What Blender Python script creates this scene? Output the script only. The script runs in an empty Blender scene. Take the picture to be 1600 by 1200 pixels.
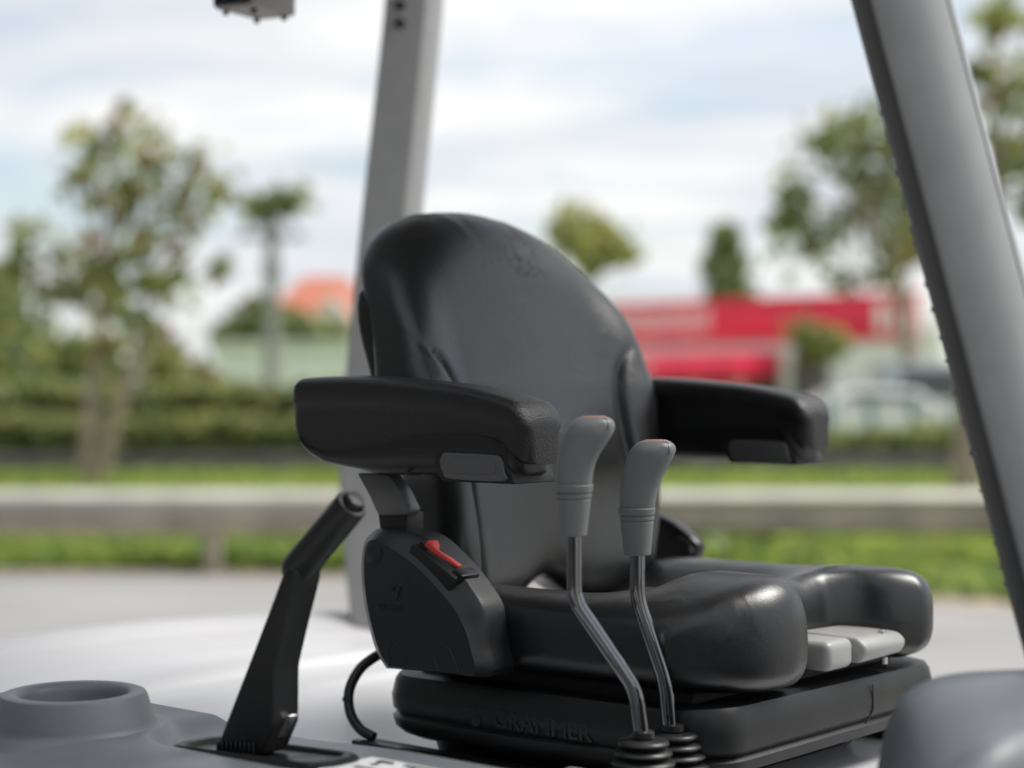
import bpy, bmesh, math, random
import numpy as np
from mathutils import Vector, Matrix

random.seed(7); rng = np.random.default_rng(7)
scene = bpy.context.scene
col = scene.collection
R = math.radians

# ------------------------------------------------------------------ camera
H = 1.5                      # eye height above the road
FPX = 2800.0                 # focal length in photo pixels (1600 wide)
cam_d = bpy.data.cameras.new('camera')
cam = bpy.data.objects.new('camera', cam_d); col.objects.link(cam)
cam.location = (0, 0, H); cam.rotation_euler = (R(90), 0, 0)
cam_d.sensor_width = 36; cam_d.lens = 36 * FPX / 1600
cam_d.clip_start = 0.05; cam_d.clip_end = 3000
cam_d.dof.use_dof = True; cam_d.dof.focus_distance = 1.77; cam_d.dof.aperture_fstop = 2.5
scene.camera = cam

# ------------------------------------------------------------------ world, sun, exposure
SUN_EL, SUN_AZ = 54, 78      # azimuth measured clockwise from +Y (view direction)
world = bpy.data.worlds.new('World'); scene.world = world; world.use_nodes = True
nt = world.node_tree; nt.nodes.clear()
def wn(t, **k):
    n = nt.nodes.new(t)
    for a, b in k.items(): setattr(n, a, b)
    return n
wout = wn('ShaderNodeOutputWorld')
sky = wn('ShaderNodeTexSky', sky_type='NISHITA', sun_disc=False)
sky.sun_elevation = R(SUN_EL); sky.sun_rotation = R(SUN_AZ); sky.air_density = 1.0; sky.dust_density = 1.5
bg_sky = wn('ShaderNodeBackground'); bg_sky.inputs[1].default_value = 0.13
bg_cl = wn('ShaderNodeBackground'); bg_cl.inputs[1].default_value = 1.0
tc = wn('ShaderNodeTexCoord'); sep = wn('ShaderNodeSeparateXYZ')
nt.links.new(tc.outputs['Generated'], sep.inputs[0])
zmax = wn('ShaderNodeMath', operation='MAXIMUM'); nt.links.new(sep.outputs[2], zmax.inputs[0]); zmax.inputs[1].default_value = 0.0
zadd = wn('ShaderNodeMath', operation='ADD'); nt.links.new(zmax.outputs[0], zadd.inputs[0]); zadd.inputs[1].default_value = 0.16
dx = wn('ShaderNodeMath', operation='DIVIDE'); nt.links.new(sep.outputs[0], dx.inputs[0]); nt.links.new(zadd.outputs[0], dx.inputs[1])
dy = wn('ShaderNodeMath', operation='DIVIDE'); nt.links.new(sep.outputs[1], dy.inputs[0]); nt.links.new(zadd.outputs[0], dy.inputs[1])
cmb = wn('ShaderNodeCombineXYZ'); nt.links.new(dx.outputs[0], cmb.inputs[0]); nt.links.new(dy.outputs[0], cmb.inputs[1])
nz = wn('ShaderNodeTexNoise'); nz.inputs['Scale'].default_value = 1.25; nz.inputs['Detail'].default_value = 7; nz.inputs['Roughness'].default_value = 0.56
nz.inputs['Distortion'].default_value = 0.5
mp = wn('ShaderNodeMapping'); mp.inputs['Location'].default_value = (3.2, 1.7, 0); mp.inputs['Rotation'].default_value = (0, 0, R(14)); mp.inputs['Scale'].default_value = (0.8, 1.25, 1)
nt.links.new(cmb.outputs[0], mp.inputs[0]); nt.links.new(mp.outputs[0], nz.inputs['Vector'])
rmp = wn('ShaderNodeValToRGB'); rmp.color_ramp.elements[0].position = 0.36; rmp.color_ramp.elements[1].position = 0.53
rmp.color_ramp.elements[0].color = (0.30, 0.30, 0.30, 1)
nt.links.new(nz.outputs['Fac'], rmp.inputs[0])
nz2 = wn('ShaderNodeTexNoise'); nz2.inputs['Scale'].default_value = 2.2; nz2.inputs['Detail'].default_value = 5
mp2 = wn('ShaderNodeMapping'); mp2.inputs['Location'].default_value = (9.1, 4.4, 2); mp2.inputs['Scale'].default_value = (0.7, 1.3, 1)
nt.links.new(cmb.outputs[0], mp2.inputs[0]); nt.links.new(mp2.outputs[0], nz2.inputs['Vector'])
rmp2 = wn('ShaderNodeValToRGB'); rmp2.color_ramp.elements[0].position = 0.34; rmp2.color_ramp.elements[1].position = 0.62
rmp2.color_ramp.elements[0].color = (0.60, 0.635, 0.68, 1); rmp2.color_ramp.elements[1].color = (0.80, 0.80, 0.795, 1)
nt.links.new(nz2.outputs['Fac'], rmp2.inputs[0]); nt.links.new(rmp2.outputs[0], bg_cl.inputs[0])
nt.links.new(sky.outputs[0], bg_sky.inputs[0])
mixw = wn('ShaderNodeMixShader')
nt.links.new(rmp.outputs[0], mixw.inputs[0]); nt.links.new(bg_sky.outputs[0], mixw.inputs[1]); nt.links.new(bg_cl.outputs[0], mixw.inputs[2])
nt.links.new(mixw.outputs[0], wout.inputs[0])

sun_d = bpy.data.lights.new('sun', 'SUN'); sun_d.energy = 3.0; sun_d.angle = R(26); sun_d.color = (1.0, 0.96, 0.90)
sun = bpy.data.objects.new('sun', sun_d); col.objects.link(sun)
sd = Vector((math.sin(R(SUN_AZ)) * math.cos(R(SUN_EL)), math.cos(R(SUN_AZ)) * math.cos(R(SUN_EL)), math.sin(R(SUN_EL))))
sun.rotation_euler = sd.to_track_quat('Z', 'Y').to_euler(); sun.location = (6, -4, 9)

scene.view_settings.view_transform = 'Standard'; scene.view_settings.look = 'None'
scene.view_settings.exposure = 0.35; scene.view_settings.gamma = 1.0; scene.view_settings.use_curve_mapping = False
scene.cycles.use_denoising = True
scene.cycles.max_bounces = 8

# ------------------------------------------------------------------ frames and helpers
YAW = R(50)
F2 = Vector((math.sin(YAW), -math.cos(YAW)))       # the truck's forward direction
L2 = Vector((math.cos(YAW), math.sin(YAW)))        # the truck's left
O2 = Vector((-0.049, 2.182))
def SW(f, l, z):             # truck frame (forward, left, height against the eye) -> world
    p = O2 + F2 * f + L2 * l
    return Vector((p.x, p.y, z + H))
def P(px, py, Y):            # sight line at a depth -> world
    return Vector(((px - 800) / FPX * Y, Y, H + (600 - py) / FPX * Y))
def on_l(px, py, l):         # sight line met with the truck plane at a given l -> (f, z)
    k = (px - 800) / FPX
    a = O2 + L2 * l
    f = (k * a.y - a.x) / (F2.x - k * F2.y)
    Y = a.y + F2.y * f
    return f, (600 - py) / FPX * Y
def on_z(px, py, z):         # sight line met with a level -> (f, l)
    Y = z * FPX / (600 - py); X = (px - 800) / FPX * Y
    d = Vector((X, Y)) - O2
    return d.dot(F2), d.dot(L2)
def interp(x, xs, ys): return float(np.interp(x, xs, ys))
def sstep(a, b, x):
    t = min(1, max(0, (x - a) / (b - a))); return t * t * (3 - 2 * t)
def smooth_interp(xs, ys):   # monotone-ish Catmull-Rom through points
    xs = list(xs); ys = list(ys)
    m = []
    for i in range(len(xs)):
        if i == 0: m.append((ys[1] - ys[0]) / (xs[1] - xs[0]))
        elif i == len(xs) - 1: m.append((ys[-1] - ys[-2]) / (xs[-1] - xs[-2]))
        else: m.append((ys[i + 1] - ys[i - 1]) / (xs[i + 1] - xs[i - 1]))
    def fn(x):
        x = min(max(x, xs[0]), xs[-1])
        for i in range(len(xs) - 1):
            if x <= xs[i + 1]: break
        h = xs[i + 1] - xs[i]; t = (x - xs[i]) / h
        return ((2*t**3 - 3*t*t + 1) * ys[i] + (t**3 - 2*t*t + t) * h * m[i] + (-2*t**3 + 3*t*t) * ys[i+1] + (t**3 - t*t) * h * m[i+1])
    return fn

WM = {}
def empty(name, loc, rz=0.0):
    o = bpy.data.objects.new(name, None); col.objects.link(o)
    o.location = loc; o.rotation_euler = (0, 0, rz); o.empty_display_size = 0.1
    WM[o] = Matrix.Translation(Vector(loc)) @ Matrix.Rotation(rz, 4, 'Z')
    return o
def tag(o, label, cat, group=None, kind=None):
    o['label'] = label; o['category'] = cat
    if group: o['group'] = group
    if kind: o['kind'] = kind
    return o
def thing(name, label, cat, loc, rz=0.0, group=None):
    return tag(empty(name, loc, rz), label, cat, group)
def link_mesh(name, me, mats, parent=None, angle=38):
    if not isinstance(mats, (list, tuple)): mats = [mats]
    for m in mats: me.materials.append(m)
    o = bpy.data.objects.new(name, me); col.objects.link(o)
    if parent is not None:
        M = WM[parent]; me.transform(M.inverted()); o.parent = parent; WM[o] = M
    else: WM[o] = Matrix()
    if angle is not None and len(me.polygons):
        me.polygons.foreach_set('use_smooth', [True] * len(me.polygons))
        me.set_sharp_from_angle(angle=R(angle))
    me.update()
    return o
def obj(name, bm, mats, parent=None, angle=38, fix=True):
    if fix: bmesh.ops.recalc_face_normals(bm, faces=bm.faces)
    me = bpy.data.meshes.new(name); bm.to_mesh(me); bm.free()
    return link_mesh(name, me, mats, parent, angle)
def recentre(o):             # an unparented mesh gets its origin at its base
    me = o.data; vs = [v.co for v in me.vertices]
    c = Vector((sum(v.x for v in vs) / len(vs), sum(v.y for v in vs) / len(vs), min(v.z for v in vs)))
    me.transform(Matrix.Translation(-c)); o.location = c; WM[o] = Matrix.Translation(c)
    return o
def loft(bm, rings, cap0=True, cap1=True, closed=True):
    vr = [[bm.verts.new(p) for p in r] for r in rings]
    n = len(vr[0])
    for a, b in zip(vr[:-1], vr[1:]):
        for i in range(n if closed else n - 1):
            j = (i + 1) % n
            try: bm.faces.new((a[i], a[j], b[j], b[i]))
            except ValueError: pass
    if cap0: bm.faces.new(vr[0][::-1])
    if cap1: bm.faces.new(vr[-1])
    return vr
def prism(pts0, pts1, bevel=0.0, seg=2):     # two matching loops of world points, walls between, optional rounding
    bm = bmesh.new(); loft(bm, [pts0, pts1])
    if bevel: 
        bmesh.ops.recalc_face_normals(bm, faces=bm.faces)
        bmesh.ops.bevel(bm, geom=[e for e in bm.edges], offset=bevel, segments=seg, profile=0.5, affect='EDGES', clamp_overlap=True)
    return bm
def box_pts(fn, a0, a1, b0, b1, c): return [fn(a0, b0, c), fn(a1, b0, c), fn(a1, b1, c), fn(a0, b1, c)]
def box(fn, a0, a1, b0, b1, c0, c1, bevel=0.0, seg=2):
    return prism(box_pts(fn, a0, a1, b0, b1, c0), box_pts(fn, a0, a1, b0, b1, c1), bevel, seg)
XYZ = lambda x, y, z: Vector((x, y, z))
def join(bm, other):
    me = bpy.data.meshes.new('tmp'); other.to_mesh(me); other.free(); bm.from_mesh(me); bpy.data.meshes.remove(me)
def smooth_path(pts, n):     # Catmull-Rom resample
    pts = [Vector(p) for p in pts]; ext = [2*pts[0]-pts[1]] + pts + [2*pts[-1]-pts[-2]]
    out = []
    for i in range(1, len(ext) - 2):
        p0, p1, p2, p3 = ext[i-1:i+3]
        for k in range(n):
            t = k / n
            out.append(0.5*((2*p1)+(p2-p0)*t+(2*p0-5*p1+4*p2-p3)*t*t+(3*p1-p0-3*p2+p3)*t**3))
    out.append(pts[-1]); return out
def tube(bm, pts, rad, n=16, caps=True, flat=1.0):
    pts = [Vector(p) for p in pts]
    if not isinstance(rad, (list, tuple)): rad = [rad] * len(pts)
    rings = []; up = None
    for i, p in enumerate(pts):
        t = (pts[min(i+1, len(pts)-1)] - pts[max(i-1, 0)]).normalized()
        if up is None:
            up = Vector((0, 0, 1)) if abs(t.z) < .9 else Vector((1, 0, 0))
        a = (up - t * up.dot(t)).normalized(); b = t.cross(a); up = a
        rings.append([p + (a * math.cos(2*math.pi*k/n) + b * math.sin(2*math.pi*k/n) * flat) * rad[i] for k in range(n)])
    loft(bm, rings, caps, caps); return bm
def lathe(bm, c, prof, n=32, axis=Vector((0, 0, 1)), cap0=True, cap1=True):     # prof: (radius, height along the axis)
    axis = axis.normalized(); a = axis.orthogonal().normalized(); b = axis.cross(a)
    loft(bm, [[c + axis * h + (a * math.cos(2*math.pi*k/n) + b * math.sin(2*math.pi*k/n)) * r for k in range(n)] for r, h in prof], cap0, cap1)
    return bm
def rrect(w, d, r, n=6, cx=0, cy=0):          # rounded rectangle, half sizes
    out = []
    for (sx, sy, a0) in ((1, 1, 0), (-1, 1, 90), (-1, -1, 180), (1, -1, 270)):
        for k in range(n + 1):
            a = R(a0 + 90 * k / n)
            out.append((cx + sx * (w - r) + r * math.cos(a), cy + sy * (d - r) + r * math.sin(a)))
    return out
def resample(poly, n, closed=False):
    p = [Vector(q) for q in poly]
    if closed: p.append(p[0])
    d = [0]
    for a, b in zip(p[:-1], p[1:]): d.append(d[-1] + (b - a).length)
    out = []
    for k in range(n):
        s = d[-1] * k / (n if closed else n - 1)
        i = max(0, min(len(p) - 2, int(np.searchsorted(d, s, side='right')) - 1))
        t = (s - d[i]) / max(1e-9, d[i+1] - d[i]); out.append(p[i].lerp(p[i+1], t))
    return out
def text_mesh(txt, size, depth, place):        # raised lettering; place(u, v, w) -> world
    cu = bpy.data.curves.new('lettering', 'FONT'); cu.body = txt; cu.size = size; cu.extrude = depth; cu.resolution_u = 3
    cu.offset = size * 0.018
    t = bpy.data.objects.new('tmp_text', cu); col.objects.link(t)
    bpy.context.view_layer.update()
    me = bpy.data.meshes.new_from_object(t)
    bpy.data.objects.remove(t); bpy.data.curves.remove(cu)
    for v in me.vertices: v.co = place(v.co.x, v.co.y, v.co.z)
    return me

# ------------------------------------------------------------------ materials
def mat(name, base, rough=0.5, metal=0.0, spec=0.5, var=0.0, vscale=6.0, bump=None, coat=0.0, rvar=0.0, var_col=None):
    m = bpy.data.materials.new(name); m.use_nodes = True
    n = m.node_tree.nodes; l = m.node_tree.links; b = n['Principled BSDF']
    b.inputs['Base Color'].default_value = (*base, 1); b.inputs['Roughness'].default_value = rough
    b.inputs['Metallic'].default_value = metal; b.inputs['Specular IOR Level'].default_value = spec
    b.inputs['Coat Weight'].default_value = coat
    tco = n.new('ShaderNodeTexCoord')
    if var or rvar:
        z = n.new('ShaderNodeTexNoise'); z.inputs['Scale'].default_value = vscale; z.inputs['Detail'].default_value = 6
        l.new(tco.outputs['Object'], z.inputs['Vector'])
        if var:
            mx = n.new('ShaderNodeMix'); mx.data_type = 'RGBA'
            c2 = var_col or tuple(min(1, c * (1 + var)) for c in base); c1 = tuple(c * (1 - var) for c in base) if not var_col else base
            mx.inputs[6].default_value = (*c1, 1); mx.inputs[7].default_value = (*c2, 1)
            mr = n.new('ShaderNodeMapRange'); mr.inputs[1].default_value = .32; mr.inputs[2].default_value = .68
            l.new(z.outputs['Fac'], mr.inputs[0]); l.new(mr.outputs[0], mx.inputs[0]); l.new(mx.outputs[2], b.inputs['Base Color'])
        if rvar:
            mr = n.new('ShaderNodeMapRange'); mr.inputs[1].default_value = .3; mr.inputs[2].default_value = .7
            mr.inputs[3].default_value = max(0, rough - rvar); mr.inputs[4].default_value = rough + rvar
            l.new(z.outputs['Fac'], mr.inputs[0]); l.new(mr.outputs[0], b.inputs['Roughness'])
    prev = None
    for (kind, scale, strength, dist) in (bump or []):
        if kind == 'voronoi':
            t = n.new('ShaderNodeTexVoronoi'); t.feature = 'DISTANCE_TO_EDGE'; out = t.outputs['Distance']
        elif kind == 'wrinkle':
            t = n.new('ShaderNodeTexNoise'); t.inputs['Detail'].default_value = 4; t.inputs['Distortion'].default_value = 1.6
            try: t.noise_type = 'RIDGED_MULTIFRACTAL'
            except Exception: pass
            out = t.outputs['Fac']
        else:
            t = n.new('ShaderNodeTexNoise'); t.inputs['Detail'].default_value = 3; out = t.outputs['Fac']
        t.inputs['Scale'].default_value = scale; l.new(tco.outputs['Object'], t.inputs['Vector'])
        bp = n.new('ShaderNodeBump'); bp.inputs['Strength'].default_value = strength; bp.inputs['Distance'].default_value = dist
        l.new(out, bp.inputs['Height'])
        if prev: l.new(prev.outputs[0], bp.inputs['Normal'])
        prev = bp
    if prev: l.new(prev.outputs[0], b.inputs['Normal'])
    return m
M = {}
M['leather'] = mat('black_leather', (.0060, .0066, .008), .36, spec=.75, rvar=.06, vscale=14,
                   bump=[('voronoi', 380, .18, .0008), ('wrinkle', 26, .15, .003), ('noise', 120, .08, .001)])
M['grain'] = mat('grained_black_foam', (.009, .009, .010), .44, spec=.5, bump=[('noise', 480, .75, .0010)])
M['satin'] = mat('satin_black_plastic', (.007, .007, .008), .34, spec=.5, rvar=.05, vscale=30, bump=[('noise', 1200, .12, .0004)])
M['shell'] = mat('charcoal_plastic', (.015, .016, .0175), .44, spec=.45, rvar=.05, vscale=20, bump=[('noise', 1500, .30, .0005)])
M['skirt'] = mat('black_moulded_skirt', (.009, .0095, .0105), .44, spec=.45, rvar=.08, vscale=14, bump=[('noise', 12, .12, .006), ('noise', 900, .3, .0005)])
M['dark'] = mat('matt_black_plastic', (.006, .006, .0065), .6, bump=[('noise', 800, .2, .0004)])
M['lever_black'] = mat('hand_brake_black', (.008, .0085, .009), .42, spec=.45, bump=[('noise', 1600, .18, .0004)])
M['roller'] = mat('grey_roller', (.10, .10, .103), .35, rvar=.05, vscale=30)
M['grip'] = mat('grey_grip', (.155, .158, .16), .42, spec=.5, rvar=.04, vscale=40, bump=[('noise', 1800, .12, .0004)])
M['chrome'] = mat('dark_polished_steel', (.20, .20, .21), .07, metal=1.0, rvar=.04, vscale=60)
M['rubber'] = mat('black_rubber', (.012, .012, .0125), .42, rvar=.08, vscale=60, bump=[('noise', 700, .1, .0004)])
M['red'] = mat('red_plastic', (.62, .045, .035), .35, rvar=.05)
M['orange'] = mat('orange_ring', (.50, .20, .12), .4, rvar=.05)
M['console'] = mat('slate_grey_plastic', (.155, .170, .186), .46, spec=.5, var=.07, rvar=.07, vscale=9, bump=[('noise', 650, .5, .0007)])
M['white'] = mat('white_paint', (.60, .60, .615), .40, spec=.5, var=.03, vscale=3, rvar=.06, coat=.1)
M['counter'] = mat('shaded_white_paint', (.53, .53, .545), .42, var=.03, vscale=3, rvar=.05)  # hood's white toned down: shade of the sloped face put into the colour
M['ctrl'] = mat('pale_grey_plastic', (.33, .33, .32), .42, rvar=.05, vscale=40, bump=[('noise', 900, .15, .0004)])
M['pillar'] = mat('grey_frame_paint', (.29, .292, .295), .42, spec=.5, var=.05, rvar=.08, vscale=30, bump=[('noise', 420, .25, .0009)])
M['metal'] = mat('bright_steel', (.62, .62, .60), .28, metal=1.0, rvar=.06)
M['sticker'] = mat('white_sticker', (.72, .73, .74), .4, rvar=.04)
M['ink'] = mat('black_print', (.015, .015, .016), .5, rvar=.04)
M['lens'] = mat('dark_lamp_glass', (.008, .008, .014), .08, spec=.6, rvar=.03)
M['lampgrey'] = mat('grey_lamp_housing', (.30, .29, .29), .5, rvar=.05)
M['embossed'] = mat('embossed_black', (.016, .017, .018), .26, rvar=.03)
M['road'] = mat('pale_concrete_road', (.31, .307, .298), .85, var=.16, vscale=.45, bump=[('noise', 60, .3, .004)])
M['soil'] = mat('dry_sandy_soil', (.36, .30, .22), .95, var=.25, vscale=1.5, bump=[('noise', 12, .5, .02)])
M['turf'] = mat('grass_soil', (.17, .23, .05), .95, var=.3, vscale=1.2, bump=[('noise', 20, .5, .02)])
def leafmat(name, base, tr):
    m = mat(name, base, .55, var=.25, vscale=2); n = m.node_tree.nodes; l = m.node_tree.links
    t = n.new('ShaderNodeBsdfTranslucent'); t.inputs[0].default_value = (*tr, 1)
    mx = n.new('ShaderNodeMixShader'); mx.inputs[0].default_value = .5
    l.new(n['Principled BSDF'].outputs[0], mx.inputs[1]); l.new(t.outputs[0], mx.inputs[2]); l.new(mx.outputs[0], n['Material Output'].inputs[0])
    return m
M['g1'] = leafmat('leaf_green', (.22, .25, .10), (.40, .45, .16))
M['g2'] = leafmat('leaf_dark_green', (.13, .17, .075), (.24, .31, .12))
M['g3'] = leafmat('leaf_yellow_green', (.31, .31, .11), (.50, .49, .16))
M['g4'] = leafmat('leaf_reddish', (.26, .14, .07), (.34, .18, .08))
M['gr1'] = leafmat('grass_bright', (.29, .35, .08), (.52, .62, .13))
M['gr2'] = leafmat('grass_mid', (.16, .25, .06), (.28, .42, .09))
M['bark'] = mat('pale_bark', (.34, .28, .22), .9, var=.3, vscale=6, bump=[('noise', 25, .6, .02)])
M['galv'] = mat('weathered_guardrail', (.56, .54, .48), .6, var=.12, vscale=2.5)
M['galv_low'] = mat('brown_shaded_rail', (.40, .35, .29), .7, var=.2, vscale=2.5)  # brown of the posts; on the beam's lower half it paints shade
M['conc'] = mat('dark_weathered_concrete', (.13, .12, .12), .9, var=.25, vscale=2, bump=[('noise', 15, .5, .01)])
M['conc_pole'] = mat('concrete_pole', (.30, .29, .29), .85, var=.15, vscale=4)
M['roof'] = mat('orange_tiles', (.50, .17, .10), .7, var=.2, vscale=3)
M['cream'] = mat('cream_render', (.62, .58, .54), .8, var=.06, vscale=1)
M['mint'] = mat('mint_cladding', (.86, .91, .85), .6, var=.05, vscale=1)
M['shopred'] = mat('red_signboard', (.84, .028, .085), .5, var=.1, vscale=1)
M['shopwhite'] = mat('white_render', (.86, .86, .85), .7, var=.05, vscale=1)
M['glass'] = mat('dark_window_glass', (.06, .075, .08), .1, rvar=.03)
M['teal'] = mat('teal_paint', (.05, .20, .19), .5, var=.1)
M['carwhite'] = mat('white_car_paint', (.70, .72, .73), .25, coat=.5, rvar=.04)
M['carsilver'] = mat('silver_car_paint', (.35, .39, .41), .3, metal=.4, coat=.5, rvar=.04)
M['tyre'] = mat('tyre_rubber', (.02, .02, .02), .8, var=.1)

# ------------------------------------------------------------------ setting
def sheet(name, x0, x1, y0, y1, z, m, nx=1, ny=1):
    bm = bmesh.new()
    vs = [[bm.verts.new((x0 + (x1-x0)*i/nx, y0 + (y1-y0)*j/ny, z)) for i in range(nx+1)] for j in range(ny+1)]
    for j in range(ny):
        for i in range(nx): bm.faces.new((vs[j][i], vs[j][i+1], vs[j+1][i+1], vs[j+1][i]))
    o = obj(name, bm, m); o['kind'] = 'structure'; return o
sheet('ground', -900, 900, -600, 1400, -0.012, M['turf'])
sheet('road', -120, 120, -40, 14.15, 0.0, M['road'])
bm = bmesh.new()
vs = [bm.verts.new(p) for p in ((-120, 14.1, .004), (-3.0, 14.05, .004), (.5, 13.5, .004), (3.2, 11.9, .004), (7, 10.2, .004), (40, 9, .004), (40, 15.2, .004), (-120, 15.2, .004))]
bm.faces.new(vs); o = obj('verge', bm, M['soil']); o['kind'] = 'structure'

def quads(centres, size, squash=1.0, up=False, aspect=1.0):
    n = len(centres)
    u = rng.normal(size=(n, 3)); u /= np.linalg.norm(u, axis=1)[:, None]
    if up: u = u * np.array([1, 1, .25]); u[:, 2] *= .3; u /= np.linalg.norm(u, axis=1)[:, None]
    w = rng.normal(size=(n, 3))
    if up: w = np.tile(np.array([0, 0, 1.0]), (n, 1)) + .35 * w
    v = np.cross(u, w); v = np.cross(v, u) if up else v
    v /= np.linalg.norm(v, axis=1)[:, None]
    s = size * rng.uniform(.6, 1.3, size=(n, 1))
    a = u * s * aspect; b = v * s
    vs = np.stack([centres - a*.2 - b, centres + a - b*.1, centres + a*.2 + b, centres - a + b*.1], axis=1).reshape(-1, 3)
    return vs, np.arange(n * 4).reshape(-1, 4)
def leaf_object(name, centres, size, mats, weights, parent=None, **k):
    vs, fs = quads(np.asarray(centres), size, **k)
    me = bpy.data.meshes.new(name); me.from_pydata(vs.tolist(), [], fs.tolist())
    idx = rng.choice(len(mats), size=len(fs), p=np.array(weights) / sum(weights))
    o = link_mesh(name, me, mats, parent, None)
    me.polygons.foreach_set('material_index', idx.astype(np.int32)); me.update()
    return o
def ball(c, r, n, squash=.8):
    d = np.clip(rng.normal(size=(n, 3)), -2.3, 2.3) * .58
    return np.array(c) + d * r * np.array([1, 1, squash])

# grass strip between the rail and the far wall
n = 26000
gx = rng.uniform(-13, 13, n); gy = 14.7 + (29 - 14.7) * rng.uniform(0, 1, n) ** 1.5
g = leaf_object('grass', np.stack([gx, gy, rng.uniform(.0, .10, n)], 1), .11, [M['gr1'], M['gr2'], M['g3']], [5, 3, 1], up=True, aspect=.5)
g['kind'] = 'stuff'; tag(g, 'bright green grass strip between the guardrail and the dark low wall', 'grass', kind='stuff')
n = 14000
gx = rng.uniform(-10, 10, n); edge_y = np.interp(gx, [-10, -3, .5, 3.2, 7, 10], [14.5, 14.4, 13.9, 12.35, 10.8, 10.2])
gy = edge_y + (15.9 - edge_y) * rng.beta(1.2, 1.5, n)
hh = .18 + .16 * np.sin(gx * 1.3) * np.sin(gx * .47 + 1)
g = leaf_object('ground_cover', np.stack([gx, gy, rng.uniform(0, 1, n) * hh], 1), .075, [M['gr2'], M['gr1'], M['g2']], [4, 3, 2])
tag(g, 'low leafy ground cover growing along the road edge under the guardrail', 'ground cover', kind='stuff')

# guardrail
GY = 14.2
t = thing('guardrail', 'long weathered metal crash barrier running along the far edge of the road', 'guardrail', (0, GY, 0))
def w_beam(x0, x1):
    prof = [(0, .31), (.02, .325), (.07, .36), (.075, .40), (.02, .455), (.0, .48), (.02, .505), (.07, .55), (.08, .60), (.03, .645), (.0, .66)]
    bm = bmesh.new()
    front = [(GY - d, z) for d, z in prof]; back = [(GY - d + .012, z) for d, z in reversed(prof)]
    loft(bm, [[Vector((x0, y, z)) for y, z in front + back], [Vector((x1, y, z)) for y, z in front + back]])
    for fc in bm.faces: fc.material_index = 1 if fc.calc_center_median().z < .47 else 0  # lower half browner: its downward-facing shade is put into the colour
    return bm
for k in range(-5, 5):
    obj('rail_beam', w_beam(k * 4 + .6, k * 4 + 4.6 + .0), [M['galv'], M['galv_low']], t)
for k in range(-5, 6):
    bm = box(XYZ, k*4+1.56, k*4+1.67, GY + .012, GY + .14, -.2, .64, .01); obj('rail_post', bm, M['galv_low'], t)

# low wall
bm = box(XYZ, -26, 26, 29.0, 29.3, -.2, .36, .03); w = recentre(obj('low_wall', bm, M['conc'])); tag(w, 'dark weathered low concrete wall behind the grass strip, under the hedge', 'wall')

def hedge(name, x0, x1, y0, y1, z0, z1, n, label, ms, ws, size=.10):
    t = thing(name, label, 'hedge', ((x0+x1)/2, (y0+y1)/2, 0), group=None)
    bm = bmesh.new(); k = int((x1 - x0) / .5)
    rings = []
    for i in range(k + 1):
        x = x0 + .1 + (x1 - x0 - .2) * i / k; j = lambda: random.uniform(-.06, .06)
        rings.append([Vector((x, y0+.15+j(), -.05)), Vector((x, y0+.12+j(), (z0+z1)/2)), Vector((x, y0+.2+j(), z1-.12+j())), Vector((x, y1-.2+j(), z1-.12+j())), Vector((x, y1-.12+j(), -.05))])
    loft(bm, rings); obj('branches', bm, M['g2'], t)
    c = np.stack([rng.uniform(x0, x1, n), rng.uniform(y0, y1, n), rng.uniform(z0, z1, n)], 1)
    side = rng.uniform(size=n); c[side < .55, 1] = y0 + rng.normal(.04, .07, (side < .55).sum())
    top = (side > .55) & (side < .9); c[top, 2] = z1 + rng.normal(-.04, .07, top.sum())
    c[:, 2] += .03 * np.sin(c[:, 0] * 2.1) + .025 * np.sin(c[:, 0] * 5.3 + 1)
    leaf_object('foliage', c, size, ms, ws, t)
hedge('hedge', -13, -2.4, 30.6, 31.8, .2, 1.38, 9000, 'taller clipped green hedge at the back, left of the seat', [M['g1'], M['g3'], M['g2']], [5, 3, 3])
hedge('hedge', -13, -2.2, 29.4, 30.4, .2, .86, 7000, 'lower clipped hedge in front of the taller one, just above the dark wall', [M['g1'], M['g2'], M['g3']], [5, 4, 2])
hedge('hedge', 2.2, 9.5, 29.5, 30.3, .1, .62, 5000, 'low ragged hedge along the wall, right of the seat', [M['g1'], M['g2'], M['g3']], [5, 3, 2])

def tree(name, label, Y, stems, blobs, ms, ws, leaf=.13, dens=1.0, cat='tree', group=None, squash=.85):
    base = P(*stems[0][0][:2], Y); base.z = 0
    t = thing(name, label, cat, base, group=group)
    bm = bmesh.new()
    for st in stems:
        pts = [P(x, y, Y) for x, y, r in st]; rad = [r / FPX * Y for x, y, r in st]
        if st is stems[0]: pts[0].z = -.05
        pts = [p + Vector((0, random.uniform(-.1, .1) * (i > 0), 0)) for i, p in enumerate(pts)]
        tube(bm, smooth_path(pts, 4), [interp(i / 4, range(len(rad)), rad) for i in range(len(pts) * 4 - 3)], 8)
    cs = []
    for (x, y, r) in blobs:
        rw = r / FPX * Y; c = P(x, y, Y) + Vector((0, random.uniform(-1, 1) * rw * 1.4, 0))
        cs.append(ball(c, rw, int(.44 * dens * (40 + 150 * (rw / .6) ** 2)), squash))
        # a limb reaching into each clump
        s = stems[min(len(stems)-1, random.randrange(len(stems)))][-1]; a = P(s[0], s[1], Y)
        mid = a.lerp(c, .5) + Vector((0, 0, -.1 * (c - a).length)); tube(bm, smooth_path([a, mid, c], 4), [interp(i, [0, 8], [.045 * Y / 26, .012]) for i in range(9)], 6)
    obj('trunk', bm, M['bark'], t)
    leaf_object('crown', np.concatenate(cs), leaf, ms, ws, t)
    return t
G = [M['g1'], M['g2'], M['g3'], M['g4']]
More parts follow.
